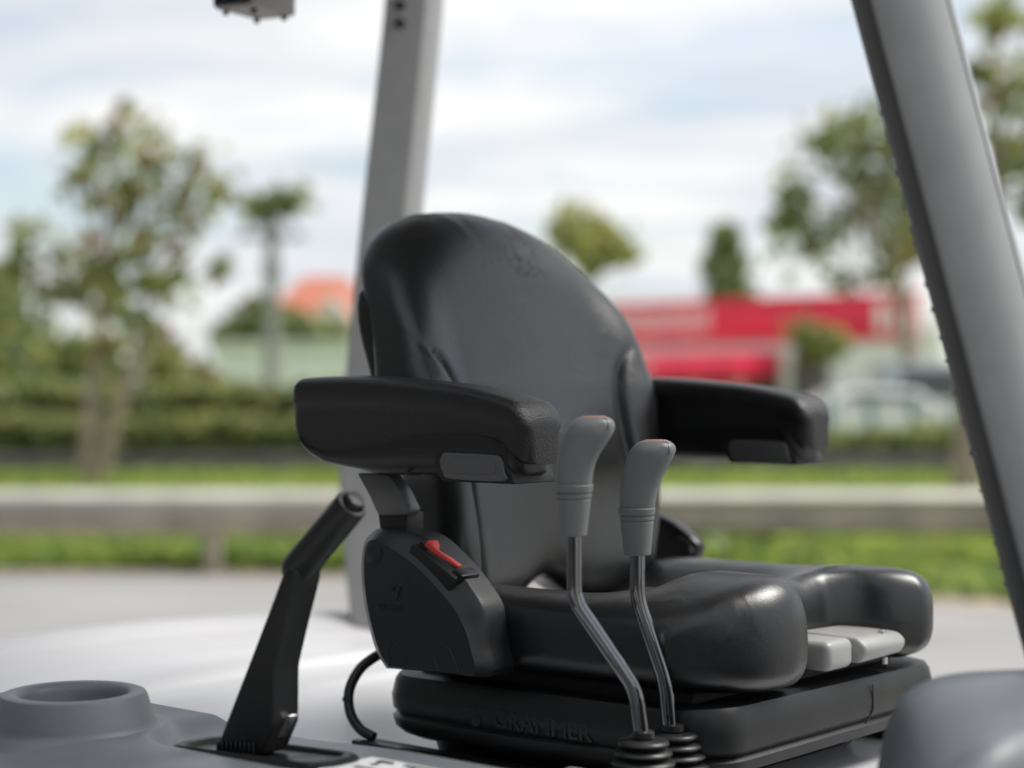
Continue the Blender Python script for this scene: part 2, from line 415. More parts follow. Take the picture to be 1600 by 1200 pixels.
tree('broadleaf_tree', 'loose crowned tree with two leaning pale trunks in front of the hedge', 26.0,
     [[(135, 765, 16), (145, 640, 12), (150, 560, 10), (160, 480, 8)], [(150, 760, 13), (185, 640, 11), (215, 540, 9), (235, 450, 7)]],
     [(200, 195, 32), (150, 240, 45), (118, 285, 34), (250, 235, 38), (175, 310, 48), (235, 300, 42), (310, 262, 36), (345, 305, 32), (295, 330, 40), (40, 372, 38), (95, 395, 44), (190, 395, 55), (255, 385, 46), (20, 420, 26),
      (60, 450, 36), (125, 460, 45), (200, 470, 50), (265, 455, 36), (330, 420, 20), (230, 530, 32), (165, 545, 40)],
     G, [5, 3, 4, 1.3], .13, .85)
tree('dense_tree', 'dense dark green tree at the left edge behind the hedge', 40.0, [[(40, 690, 14), (42, 620, 12), (45, 560, 10)]],
     [(5, 500, 50), (-40, 460, 60), (60, 550, 50), (20, 570, 60), (110, 565, 48), (-60, 540, 70)], G, [4, 5, 2, .2], .18, 1.3)
tree('spreading_tree', 'light green bushy tree behind the pale twin trunk tree', 38.0, [[(270, 690, 11), (268, 620, 10), (262, 580, 8)]],
     [(230, 585, 34), (290, 582, 32), (180, 590, 30), (320, 600, 24), (250, 560, 26)], G, [6, 2, 4, .2], .17, 1.2)
tree('round_tree', 'small dark round tree in front of the orange roofed house', 52.0, [[(412, 690, 6), (412, 600, 6), (412, 540, 5)]],
     [(395, 515, 34), (435, 510, 32), (415, 490, 26), (470, 520, 26), (510, 525, 24), (360, 535, 26)], G, [3, 6, 1, .2], .22, 1.3)
tree('round_tree', 'yellow green tree top showing just right of the seat back', 46.0, [[(925, 690, 9), (922, 560, 8), (918, 440, 6)]],
     [(905, 350, 36), (945, 375, 36), (880, 365, 26), (970, 392, 24), (915, 400, 30)], G, [4, 1, 6, .4], .2, 1.1)
tree('slender_tree', 'narrow dark column shaped tree above the red shop sign', 76.0, [[(1137, 690, 6), (1137, 560, 6), (1137, 470, 5)]],
     [(1135, 365, 18), (1138, 395, 26), (1130, 425, 28), (1142, 450, 30), (1136, 480, 28)], G, [2, 7, .5, .1], .24, 1.6)
tree('broadleaf_tree', 'large open crowned tree right of the shop sign, behind the grey front pillar', 40.0, [[(1425, 690, 16), (1420, 560, 14), (1410, 450, 12)], [(1420, 470, 10), (1370, 380, 8), (1340, 320, 6)]],
     [(1240, 300, 34), (1290, 215, 40), (1335, 205, 42), (1265, 375, 46), (1225, 345, 24), (1330, 270, 34), (1385, 245, 48), (1395, 320, 50), (1425, 390, 48), (1380, 430, 30), (1310, 345, 26), (1440, 290, 40), (1320, 440, 20), (1430, 200, 40)],
     G, [4, 6, 2, .4], .17, .85)
tree('broadleaf_tree', 'tall tree at the right edge with a brown trunk beside the front pillar', 24.0, [[(1512, 780, 26), (1516, 640, 22), (1530, 420, 18), (1555, 300, 14)]],
     [(1545, 40, 38), (1590, 20, 34), (1585, 130, 46), (1600, 210, 60), (1570, 265, 40), (1640, 120, 70), (1600, 330, 40), (1650, 260, 70), (1530, 120, 20)], G, [4, 4, 5, .8], .12, 1.0)
tree('small_tree', 'small bright green bush tree standing in front of the red shop sign', 42.0, [[(1272, 690, 4), (1272, 620, 4), (1272, 560, 3)]],
     [(1255, 520, 20), (1285, 535, 24), (1300, 545, 16), (1268, 545, 22)], G, [6, 2, 3, .2], .15, 1.8)
for (x, y, r, lab) in ((1452, 672, 26, 'light green shrub left of the front pillar, above the low wall'), (1395, 690, 18, 'small dark shrub beside the light green one by the wall'), (1330, 690, 16, 'pale green shrub below the teal barred fence')):
    tree('shrub', lab, 31.0, [[(x, y + 40, 3), (x, y + 20, 3), (x, y + 8, 2)]], [(x, y, r), (x - 14, y + 10, r * .8), (x + 16, y + 10, r * .8)], G, [6, 2, 3, 0.01], .10, 1.6, cat='shrub')

# utility pole with a creeper on its head
pb = P(425, 690, 42.0); pb.z = 0
t = thing('utility_pole', 'grey concrete utility pole with a leafy creeper on its head, left of the rear pillar', 'utility pole', pb)
bm = bmesh.new(); tube(bm, [pb - Vector((0, 0, .2)), P(425, 300, 42.0)], [.19, .15], 10); obj('shaft', bm, M['conc_pole'], t)
a = P(425, 372, 42.0); obj('crossarm', box(XYZ, a.x - .8, a.x + .8, a.y - .22, a.y - .12, a.z - .06, a.z + .06, .01), M['conc_pole'], t)
for d in (-.6, -.2, .25, .62):
    bm = bmesh.new(); lathe(bm, Vector((a.x + d, a.y - .17, a.z + .06)), [(.03, 0), (.055, .05), (.04, .08), (.055, .12), (.02, .17)], 10); obj('insulator', bm, M['conc_pole'], t)
bm = bmesh.new(); lathe(bm, P(428, 420, 42.0) + Vector((0, -.35, -.3)), [(.20, 0), (.22, .03), (.22, .55), (.18, .62)], 14); obj('transformer', bm, M['conc_pole'], t)
leaf_object('creeper', np.concatenate([ball(P(405, 325, 42.0), .34, 55), ball(P(430, 318, 42.0), .36, 60), ball(P(458, 310, 42.0), .36, 55)]), .16, G, [3, 5, 1, .2], t)

# house with an orange roof
hx0, hx1 = P(392, 600, 70).x, P(575, 600, 70).x
t = thing('house', 'cream house with an orange tiled roof half hidden by the rear pillar', 'house', ((hx0+hx1)/2, 73, 0))
ez = P(0, 508, 70).z; rz_ = P(0, 432, 74).z
obj('wall', box(XYZ, hx0 + .4, hx1 - .4, 70.4, 77.5, 0, ez), M['cream'], t)
bm = bmesh.new()
e = [Vector((hx0, 70, ez)), Vector((hx1, 70, ez)), Vector((hx1, 78, ez)), Vector((hx0, 78, ez))]
rl, rr = Vector((hx0 + 1.6, 74, rz_)), Vector((hx1 - 1.2, 74, rz_))
v = [bm.verts.new(p) for p in e + [rl, rr]]
for q in ((0, 1, 5, 4), (1, 2, 5), (2, 3, 4, 5), (3, 0, 4), (3, 2, 1, 0)): bm.faces.new([v[i] for i in q])
rf = obj('roof', bm, M['roof'], t)
gx = P(515, 0, 70).x
bm = prism([Vector((gx-.9, 69.2, ez)), Vector((gx+1.1, 69.2, ez)), Vector((gx+.1, 69.2, ez+1.15))], [Vector((gx-.9, 73.4, ez)), Vector((gx+1.1, 73.4, ez)), Vector((gx+.1, 73.4, ez+1.15))]); obj('gable', bm, M['cream'], t)
for k in range(3):
    x = hx0 + .9 + k * 1.2; fr = obj('window', box(XYZ, x, x + .8, 70.34, 70.4, 1.2, 2.5), M['shopwhite'], t); obj('pane', box(XYZ, x + .08, x + .72, 70.32, 70.345, 1.28, 2.42), M['glass'], fr)
# mint green shed
x0, x1 = P(335, 0, 46).x, P(640, 0, 46).x
t = thing('shed', 'long pale mint green shed wall behind the hedge, under the orange roofed house', 'shed', ((x0+x1)/2, 48, 0))
ztop = P(0, 540, 46).z
n_ = 10
for k in range(n_):
    a, b = x0 + (x1-x0)*k/n_, x0 + (x1-x0)*(k+1)/n_
    obj('wall_panel', box(XYZ, a + .01, b - .01, 46, 46.08, 0, ztop, .01), M['mint'], t)
obj('wall', box(XYZ, x0, x1, 46.09, 50, 0, ztop - .05), M['mint'], t)
obj('roof', box(XYZ, x0 - .15, x1 + .15, 45.8, 50.2, ztop, ztop + .12), M['mint'], t)

# shop with a red signboard, turned a little so its right end is nearer
sa, sb = P(940, 0, 66), P(1470, 0, 56)
SD = Vector((sb.x - sa.x, sb.y - sa.y)); SLEN = SD.length; SD.normalize(); SN = Vector((SD.y, -SD.x))
def SH(u, w, z): return Vector((sa.x + SD.x*u + SN.x*w, sa.y + SD.y*u + SN.y*w, z))     # along, out of the front, up
t = thing('shop_building', 'low white shop with a long red signboard carrying white letters, beyond the road', 'shop', SH(SLEN/2, 0, 0))
fz0, fz1 = 2.95, 4.30
obj('wall', box(SH, 0, SLEN, -6, 0, 0, fz0 + .3), M['shopwhite'], t)
sg = obj('signboard', box(SH, .1, SLEN - .8, .02, .22, fz0, fz1, .02), M['shopred'], t)
obj('parapet_cap', box(SH, -.05, SLEN - .6, -.1, .30, fz1 + .003, fz1 + .12, .01), M['shopred'], t)
u = .9
glyph = [(.34, .62), (.30, .62), (.40, .62), (.34, .62), (.40, .62), (.38, .62), (.34, .62), (.12, .62), (.34, .62)]
for i, (gw, gh) in enumerate(glyph):      # letters too blurred to read: upright strokes with joining bars
    bm = bmesh.new()
    join(bm, box(SH, u, u + .09, .22, .27, fz0 + .36, fz0 + .36 + gh + .22))
    if gw > .2:
        join(bm, box(SH, u + gw - .1, u + gw, .22, .27, fz0 + .36, fz0 + .36 + gh + .22))
        zz = fz0 + .36 + (.0, .30, .58)[i % 3]; join(bm, box(SH, u + .122, u + gw - .102, .22, .268, zz + .001, zz + .13))
    obj('letter', bm, M['shopwhite'], sg); u += gw + .17
for k, gh in enumerate((.95, .70)): obj('letter', box(SH, SLEN - 2.2 + k*.62, SLEN - 1.85 + k*.62, .22, .27, fz0 + .22, fz0 + .22 + gh, .01), M['shopwhite'], sg)
for k in range(5):
    a = .6 + k * 2.0; wv = obj('window', box(SH, a, a + 1.5, .0, .05, .9, 2.5), M['ctrl'], t); obj('pane', box(SH, a + .08, a + 1.42, .052, .06, .98, 2.42), M['glass'], wv)
t = thing('awning', 'lower red awning below the big red signboard', 'awning', SH(4.2, 1.2, 0))
obj('cover', prism([SH(1.6, .3, 2.55), SH(1.6, 2.4, 2.2), SH(1.6, 2.4, 1.55), SH(1.6, .3, 1.75)], [SH(8.2, .3, 2.62), SH(8.2, 2.4, 2.27), SH(8.2, 2.4, 1.6), SH(8.2, .3, 1.8)], .02), M['shopred'], t)
for a in (1.75, 8.05): obj('post', box(SH, a - .04, a + .04, 2.2, 2.28, 0, 1.6), M['shopwhite'], t)
obj('valance', box(SH, 1.7, 4.4, 2.405, 2.43, 1.95, 2.2), M['cream'], t)

# barred fence right of the seat
t = thing('railing_fence', 'pale metal bar fence with teal uprights behind the low wall', 'fence', (P(1290, 0, 33).x, 33, 0))
fx0, fx1 = P(1190, 0, 33).x, P(1500, 0, 33).x
k = 0; x = fx0
while x < fx1:
    teal = (k % 6 == 3)
    obj('upright', box(XYZ, x, x + (.14 if teal else .05), 33, 33.06, 0, 1.32 if teal else 1.22, .006), M['teal'] if teal else M['shopwhite'], t); x += .13; k += 1
for z in (.35, 1.12): obj('rail', box(XYZ, fx0, fx1, 33.062, 33.1, z, z + .05), M['shopwhite'], t)

def car(label, x, y, rz, paint, van=False):
    t = thing('parked_car', label, 'car', (x, y, 0), rz, 'cars parked beyond the fence')
    Mx = WM[t]
    def C(a, b, c): return Mx @ Vector((a, b, c))
    if van:
        body = [(-2.2, .35), (2.15, .35), (2.25, .6), (2.2, 1.0), (1.75, 1.12), (1.25, 1.95), (-2.15, 1.98), (-2.25, .7)]
        glass = [(1.6, 1.14), (1.15, 1.80), (-1.9, 1.82), (-1.95, 1.16)]
    else:
        body = [(-2.15, .32), (2.1, .32), (2.2, .55), (2.1, .80), (1.2, .93), (.55, 1.38), (-.9, 1.42), (-1.75, .98), (-2.15, .92), (-2.25, .55)]
        glass = [(1.0, .95), (.48, 1.31), (-.85, 1.34), (-1.5, .97)]
    obj('body', prism([C(a, -.85, c) for a, c in body], [C(a, .85, c) for a, c in body], .09, 3), paint, t)
    for s in (-1, 1): obj('side_window', prism([C(a, s*.84, c) for a, c in glass], [C(a, s*.858, c) for a, c in glass], .004, 1), M['glass'], t)
    for a in (-1.35, 1.35):
        for s in (-1, 1):
            bm = bmesh.new(); lathe(bm, C(a, s*.66, .32), [(.2, 0), (.31, .0), (.33, .05), (.33, .17), (.30, .21), (.2, .2)], 20, (C(a, s, .3) - C(a, 0, .3))); w_ = obj('wheel', bm, M['tyre'], t)
            bm = bmesh.new(); lathe(bm, C(a, s*.865, .32), [(.2, 0), (.18, .012), (.05, .004)], 16, (C(a, s, .3) - C(a, 0, .3))); obj('rim', bm, M['metal'], w_)
    for s in (-.6, .6): obj('headlight', box(C, 2.17, 2.245, s - .18, s + .18, .62, .74, .02), M['shopwhite'], t)
car('white parked car between the fence and the shop', P(1375, 0, 38).x, 38, R(8), M['carwhite'])
car('silver parked van behind the front pillar', P(1520, 0, 40).x, 40, R(5), M['carsilver'], True)

# warehouse added unseen to darken near sides, left of and behind the viewpoint
t = thing('unseen_building', 'dark clad warehouse with roller doors, added to darken the near sides', 'unseen_building', (-12, -6, 0))
M['clad'] = mat('dark_cladding', (.060, .066, .070), .7, var=.15, vscale=1.5)
M['door'] = mat('grey_roller_door', (.11, .115, .12), .6, var=.1, vscale=2)
obj('wall', box(XYZ, -16, -6, -20, 7.5, -.05, 8), M['clad'], t)
obj('wall', box(XYZ, -5.99, 2.5, -20, -8, -.05, 8), M['clad'], t)
obj('roof', prism([Vector((-16.4, -20.4, 8.01)), Vector((-5.6, -20.4, 8.01)), Vector((-11, -20.4, 9.6))], [Vector((-16.4, 7.9, 8.01)), Vector((-5.6, 7.9, 8.01)), Vector((-11, 7.9, 9.6))]), M['clad'], t)
for k in range(5): obj('roller_door', box(XYZ, -5.995, -5.93, -6.5 + k * 2.8, -4.3 + k * 2.8, -.04, 4), M['door'], t)
for k in range(2): obj('roller_door', box(XYZ, -5 + k * 4, -2.4 + k * 4, -7.99, -7.94, -.04, 4), M['door'], t)

# ------------------------------------------------------------------ the forklift
RZ = -(math.pi/2 - YAW)
base = SW(0, 0, 0); base.z = 0
FK = thing('forklift', 'white and grey forklift truck with its open operator cab, filling the foreground', 'forklift', base, RZ)

# hood and counterweight: a sheet of gentle steps over (f, l), closed underneath by skirts
def hood_z(f):
    return interp(f, [-.86, -.849, -.840, -.828, -.80, -.765, -.722, -.708, -.696, -.60, -.50, -.485, -.47, -.455, -.34, -.325, -.31, -.295, .8],
                     [-.398, -.382, -.374, -.376, -.398, -.411, -.418, -.418, -.410, -.408, -.399, -.399, -.412, -.413, -.405, -.405, -.414, -.412, -.404])
def hood_part(name, f0, f1, nf):
    bm = bmesh.new(); rings = []
    ls = [-.56, -.555, -.545, -.53, -.51, -.48] + [(-.44 + .88*i/22) for i in range(23)] + [.48, .51, .53, .545, .555, .56]
    for i in range(nf + 1):
        f = f0 + (f1 - f0) * i / nf; ring = []
        ring.append(SW(f + .30 * (0.56/.56)**2 * sstep(-.3, -.95, f) * .62, -.56, -1.05))
        for l in ls:
            e = max(0, (abs(l) - .48) / .08); dz = .05 * (1 - math.sqrt(max(0, 1 - e*e)))
            fw = f + .14 * (l/.55)**2 * sstep(-.25, -.85, f)     # the rear edge bows backwards at the middle
            ring.append(SW(fw, l, hood_z(f) - dz + .012 * math.cos(l * 2.6) - .012))
        ring.append(SW(f + .14 * (0.56/.55)**2 * sstep(-.25, -.85, f), .56, -1.05))
        rings.append(ring)
    if f0 < -.85:   # rounded drop at the rear
        first = rings[0]
        for k, (df, dz) in enumerate(((-.012, -.012), (-.022, -.035), (-.028, -.09), (-.04, -.6))):
            rings.insert(0, [p + Vector((F2.x*df, F2.y*df, dz if abs(p.z - H + 1.05) > .01 else 0)) for p in first])
    loft(bm, rings, False, False, closed=False)
    return obj(name, bm, M['white'] if name == 'hood' else M['counter'], FK, 30)
hood_part('counterweight', -.855, -.704, 44)
hood_part('hood', -.700, .62, 150)
obj('chassis', box(SW, -.85, 1.15, -.5, .5, -1.25, -1.04, .03), M['dark'], FK)
obj('floor_plate', box(SW, .60, 1.3, -.52, .52, -1.04, -1.0, .005), M['dark'], FK)
for f, r in ((-.55, .27), (.95, .33)):
    for s in (-1, 1):
        bm = bmesh.new(); lathe(bm, SW(f, s*.42, -1.5 + r), [(r*.5, 0), (r*.92, 0), (r, .03), (r, .15), (r*.92, .18), (r*.5, .18)], 28, SW(0, s, 0) - SW(0, 0, 0))
        wh = obj('wheel', bm, M['tyre'], FK); bm = bmesh.new(); lathe(bm, SW(f, s*.60, -1.5 + r), [(r*.49, -.14), (r*.49, -.01), (r*.2, -.03)], 20, SW(0, s, 0) - SW(0, 0, 0)); obj('rim', bm, M['white'], wh)

# rear pillars: a bent box section; lower half leans the other way
def rear_pillar(l_off):
    Yp = 3.0
    left = [(602, -60), (600, 0), (585, 140), (567, 300), (551, 450), (536, 610), (529, 720), (533, 830), (545, 960), (549, 990)]
    rings = []
    d = P(0, 600, Yp)
    for (x, y) in smooth_path([Vector((a, b, 0)) for a, b in left], 3) and [(q.x, q.y) for q in smooth_path([Vector((a, b, 0)) for a, b in left], 3)]:
        wv = interp(y, [-60, 0, 600, 990], [84, 85, 92, 96])
        a = P(x, y, Yp); b = P(x + wv * .80, y, Yp + .02); c = P(x + wv, y, Yp + .055)
        nrm = Vector((.15, 1, 0)) * .075
        loop = [a + (b-a)*.0 + nrm*.10, a + (b-a)*.06, a + (b-a)*.5 , a + (b-a)*.95, b + (c-b)*.15, c, c + nrm*.6, a + nrm*.95]
        rings.append([p + (L2 * l_off).to_3d() for p in loop])
    bm = bmesh.new(); loft(bm, rings); return bm
rp = obj('rear_pillar', rear_pillar(0), M['pillar'], FK, 20)
for y in (8, 36):
    bm = bmesh.new(); lathe(bm, P(625, y, 2.996), [(.0088, .006), (.0088, 0), (.007, -.003), (.002, -.003)], 12, Vector((0, 1, 0))); obj('bolt', bm, M['dark'], rp)
obj('rear_pillar', rear_pillar(-1.0), M['pillar'], FK, 50)

# front pillar: broad rounded tube section with a recessed channel on its inner side
def front_pillar(shift):
    Yp = 1.42; rings = []; ch = []
    for y in np.linspace(-900, 1500, 25):
        x = 1360 + y * .2655 if y > 0 else 1360 + y * .2655
        sc = Yp / FPX
        def Q(dx, dep): return P(x + dx, y, Yp + dep) + (L2 * shift).to_3d()
        w = 128
        loop = [(0, .028), (1, .010), (6, .003), (14, .0008), (30, -.001), (55, -.001), (78, .001), (97, .006), (110, .013), (117, .018), (119, .0205), (121, .020), (126, .023), (w, .032), (w, .062), (120, .072), (20, .072), (4, .062)]
        rings.append([Q(a, d) for a, d in loop])
        ch.append([Q(a, d) for a, d in ((-31, .034), (-29, .030), (-24, .029), (-4, .0305), (8, .031), (8, .058), (-24, .058), (-31, .052))])
    bm = bmesh.new(); loft(bm, rings); c = bmesh.new(); loft(c, ch); return bm, c
a, c = front_pillar(0)
fp = obj('front_pillar', a, M['pillar'], FK, 28); obj('inner_channel', c, mat('dark_grey_frame_paint', (.17, .168, .17), .5, rvar=.05, vscale=30, bump=[('noise', 420, .25, .0009)]), fp, 28)
for y in (170, 216, 262, 328, 352, 374, 436, 478, 522, 560, 604, 652, 700, 762, 792, 842, 878, 906):  # small bumps that make the edge ragged; no clips sit here
    x = 1360 + y * .2655 - 30; w_, h_ = random.uniform(1.5, 3), random.uniform(7, 15)
    obj('edge_bump', prism([P(x - w_ + a*(w_ + 3), y + b*h_ + a*1.2, 1.455) for a, b in ((0, .2), (1, 0), (1, 1), (0, .8))], [P(x - w_ + a*(w_ + 3), y + b*h_ + a*1.2, 1.47) for a, b in ((0, .2), (1, 0), (1, 1), (0, .8))], .0008, 1), M['pillar'], fp)
# overhead guard above the frame
RT = .72
for l in (-.42, .50): obj('roof_rail', box(SW, -.70, .66, l - .035, l + .035, RT, RT + .06, .012), M['pillar'], FK)
for f in (-.70, .62): obj('roof_crossmember', box(SW, f, f + .07, -.384, .464, RT, RT + .058, .012), M['pillar'], FK)
for k in range(7):
    l = -.32 + k * .11; obj('roof_bar', box(SW, -.628, .618, l, l + .022, RT + .004, RT + .05, .004), M['pillar'], FK)

obj('shade_sheet', box(SW, -.69, .68, -.445, .525, RT + .063, RT + .078, .004), M['pillar'], FK)  # sheet added above the view to darken the cab
# side console with a cup holder
CZ = -.32
sl0, sl1 = (.165, .352)
CF, CL = on_z(115, 1082, -.285)
def console_z(f, l):
    z = CZ
    z += -.010 * sstep(-.66, -.74, l)
    # shallow tray round the brake lever
    d = sstep(.095, .130, f) * (1 - sstep(.60, .66, f)) * sstep(-.620, -.606, l)
    d *= sstep(.084, .100, math.hypot(f - CF, l - CL))
    z -= (.0115 - .004 * sstep(-.56, -.49, l)) * d * (1 - .75 * sstep(.20, .37, f))
    # swelling up to the holder
    r = math.hypot(f - CF, l - CL); z += .005 * (1 - sstep(.080, .104, r))
    return z
fs = list(np.linspace(-.16, 1.0, 117)); lsr = [-.485 - .002*0 - .265 * i / 44 for i in range(45)]
bm = bmesh.new(); rings = []
for l in [-.478, -.478, -.480] + lsr + [-.7545, -.7575, -.760, -.762]:
    pass
rings = []
for l in lsr:
    rings.append([SW(f, l, console_z(f, l) - .02 * (1 - math.sqrt(max(0, 1 - max(0, (l + .497) / .012)**2))) * .5) for f in fs])
rings.insert(0, [SW(f, -.4845, console_z(f, -.485) - .05) for f in fs]); rings.insert(0, [SW(f, -.4845, -.62) for f in fs])
lastl = lsr[-1]
for dl, dz in ((.006, -.002), (.011, -.007), (.014, -.014), (.018, -.05), (.03, -.35)):
    rings.append([SW(f, lastl - dl, console_z(f, lastl) + dz) for f in fs])
loft(bm, rings, False, False, closed=False)
cons = obj('side_console', bm, M['console'], FK, 40)
# cup holder ring: lathed collar with a hollow bowl
cf, cl = on_z(115, 1082, -.285)
bm = bmesh.new()
lathe(bm, SW(cf, cl, CZ), [(.090, -.006), (.0785, .0035), (.0758, .0055), (.0740, .0095), (.0672, .0315), (.0652, .0350), (.0615, .0362), (.0535, .0357), (.0500, .033), (.0475, .028), (.046, .0), (.045, -.07), (.041, -.075)], 56, cap0=False)
obj('cup_holder', bm, M['console'], FK, 42)
# slot gasket round the brake lever
bm = bmesh.new()
loop = [(SW((sl0+sl1)/2 + x, -.572 + y, 0)) for x, y in rrect((sl1-sl0)/2, .027, .02, 6)]
zs = lambda p: interp((p.to_2d()-O2).dot(F2), [sl0, sl1], [console_z(.20, -.57), console_z(.345, -.57)]) + H
n_ = len(loop); rr_ = []
ctr = SW((sl0+sl1)/2, -.572, 0)
for (s, dz) in ((1.10, -.004), (1.09, .004), (1.03, .0065), (.95, .0055), (.92, .0035), (.90, .0022), (.85, .0018)):
    rr_.append([Vector((ctr.x + (p.x-ctr.x)*(1+(s-1)*(1 if True else 1)), ctr.y + (p.y-ctr.y)*s, zs(p) + dz)) for p in loop])
loft(bm, rr_, False, True); obj('slot_gasket', bm, M['rubber'], FK, 45)  # black floor stands in for the shade inside the slot
# sticker on the console
q = [on_z(x, y, CZ + .002) for x, y in ((505, 1192), (700, 1196))]
st_f0, st_f1 = .355, .60
stl0, stl1 = -.60, -.535
ST = lambda f, l, z: SW(f, l, z)
sz = lambda f: max(console_z(f, -.60), console_z(f, -.53)) + .0015
bm = bmesh.new(); NF = 14
rings = [[SW(st_f0 + (st_f1-st_f0)*i/NF, l, sz(st_f0 + (st_f1-st_f0)*i/NF) + dz) for i in range(NF+1)] for l, dz in ((stl0, -.004), (stl0, 0), (stl1, 0), (stl1, -.004))]
loft(bm, rings, False, False, closed=False); stk = obj('warning_sticker', bm, M['sticker'], FK, 30)
for (f0, f1, l0, l1) in ((.372, .392, -.548, -.542), (.377, .383, -.56, -.5485), (.402, .440, -.546, -.5415), (.415, .421, -.562, -.5465), (.452, .475, -.55, -.542), (.49, .53, -.547, -.542), (.372, .44, -.575, -.571), (.452, .53, -.562, -.558)):
    obj('printed_mark', prism(*[[SW(f, l, sz(f) + dz) for f, l in ((f0, l0), (f1, l0+.001), (f1-.003, l1), (f0+.002, l1))] for dz in (.0004, .0008)]), M['ink'], stk)

# lever console: slate panel under the control levers
bm = prism([Vector((x, y, H - z)) for x, y, z in ((.052, 1.640, .346), (.160, 1.676, .374), (.30, 1.56, .40), (.42, 1.40, .40), (.20, 1.20, .39), (-.12, 1.40, .350))],
           [Vector((x, y, H - .52)) for x, y in ((.052, 1.640), (.160, 1.676), (.30, 1.56), (.42, 1.40), (.20, 1.20), (-.12, 1.40))], .008, 3)
obj('lever_console', bm, M['console'], FK)

# dash cowl at the lower right: rounded hood
bm = bmesh.new(); rings = []
xs = [1366, 1372, 1380, 1390, 1403, 1420, 1442, 1468, 1500, 1540, 1590, 1660, 1760, 1900]
ys = [1235, 1190, 1152, 1122, 1098, 1080, 1066, 1057, 1051, 1048, 1046, 1045, 1045, 1048]
fx = smooth_interp(xs, ys)
for x in np.concatenate([np.linspace(1366, 1470, 22), np.linspace(1480, 1900, 24)]):
    Yc = 1.42; top = P(x, fx(x), Yc)
    s = 1 + .0 * x; ring = []
    for (dy, dz) in ((.16, -.40), (.158, -.10), (.145, -.062), (.11, -.036), (.06, -.016), (.0, 0), (-.05, -.003), (-.09, -.012), (-.12, -.027), (-.145, -.050), (-.163, -.08), (-.175, -.12), (-.185, -.20), (-.19, -.40)):
        ring.append(top + Vector((dy * (.26 if dy > 0 else .10), dy, dz)))
    rings.append(ring)
rings.insert(0, [Vector((rings[0][0].x + (p.x-rings[0][0].x)*.5 + .02, 1.42 + (p.y-1.42)*.6, H - .62)) for p in rings[0]])
loft(bm, rings, True, True, closed=False); obj('dash_cowl', bm, M['console'], FK, 60)
bm = bmesh.new(); tube(bm, smooth_path([P(1500, 1260, 1.22), P(1548, 1205, 1.24), P(1600, 1182, 1.27), P(1680, 1170, 1.30)], 6), .022, 18); obj('dash_trim', bm, M['console'], FK)

# work lamp hanging under the guard
lc = P(397, 20, 2.46)
t = thing('work_lamp', 'grey box work lamp with a black lens hanging from the overhead guard at the top', 'lamp', (lc.x, lc.y, P(0, 8, 2.4).z))
zb = P(395, 8, 2.40).z
near, left, right, far = Vector((-.347, 2.40, zb)), Vector((-.405, 2.427, zb)), Vector((-.298, 2.478, zb)), Vector((-.356, 2.505, zb))
up = Vector((0, 0, .11))
obj('housing', prism([near, left, far, right], [p + up for p in (near, left, far, right)], .005, 3), M['lampgrey'], t)
nl = (left - near); out = Vector((nl.y, -nl.x, 0)).normalized()
if out.y > 0: out = -out
obj('lens', prism([near + nl*.04 + out*.0005 + up*.03, left - nl*.04 + out*.0005 + up*.03, left - nl*.04 + out*.0005 + up*.9, near + nl*.04 + out*.0005 + up*.9],
    [near + nl*.04 + out*.004 + up*.03, left - nl*.04 + out*.004 + up*.03, left - nl*.04 + out*.004 + up*.9, near + nl*.04 + out*.004 + up*.9], .0015, 2), M['lens'], t)
for p in (near*.8 + far*.2, left*.85 + right*.15, right*.85 + left*.15, far*.85 + near*.15):
    bm = bmesh.new(); lathe(bm, Vector((p.x, p.y, zb)), [(.004, .002), (.004, -.005), (.002, -.007)], 10); obj('screw', bm, M['dark'], t)
bm = bmesh.new(); tube(bm, [near*.5 + far*.5 + up*.99, near*.5 + far*.5 + Vector((0, 0, H + RT - zb + .01))], .012, 10); obj('bracket', bm, M['dark'], t)

# ------------------------------------------------------------------ operator seat
sbase = SW(.2, 0, -.41)
SEAT = thing('operator_seat', 'black leather operator seat with armrests in the middle of the forklift cab', 'seat', sbase, RZ)

# -- backrest pad: arched outline, pillow front with bolsters and two curved seams
wz = smooth_interp([-.262, -.25, -.20, -.12, -.05, .0, .04, .08, .12, .15, .175, .193, .205], [.15, .172, .196, .218, .234, .240, .229, .208, .180, .153, .124, .092, .054])
out_l = []
zz = np.concatenate([np.linspace(-.262, .15, 46), np.linspace(.155, .205, 14)])
right_side = [(wz(z), z) for z in zz]
# close the top with an arc
topc = [(.038, .2065), (.030, .2080), (.020, .2092), (.010, .2098), (0, .210)]
half = right_side + topc
outline = half + [(-l, z) for l, z in reversed(half[:-1])]
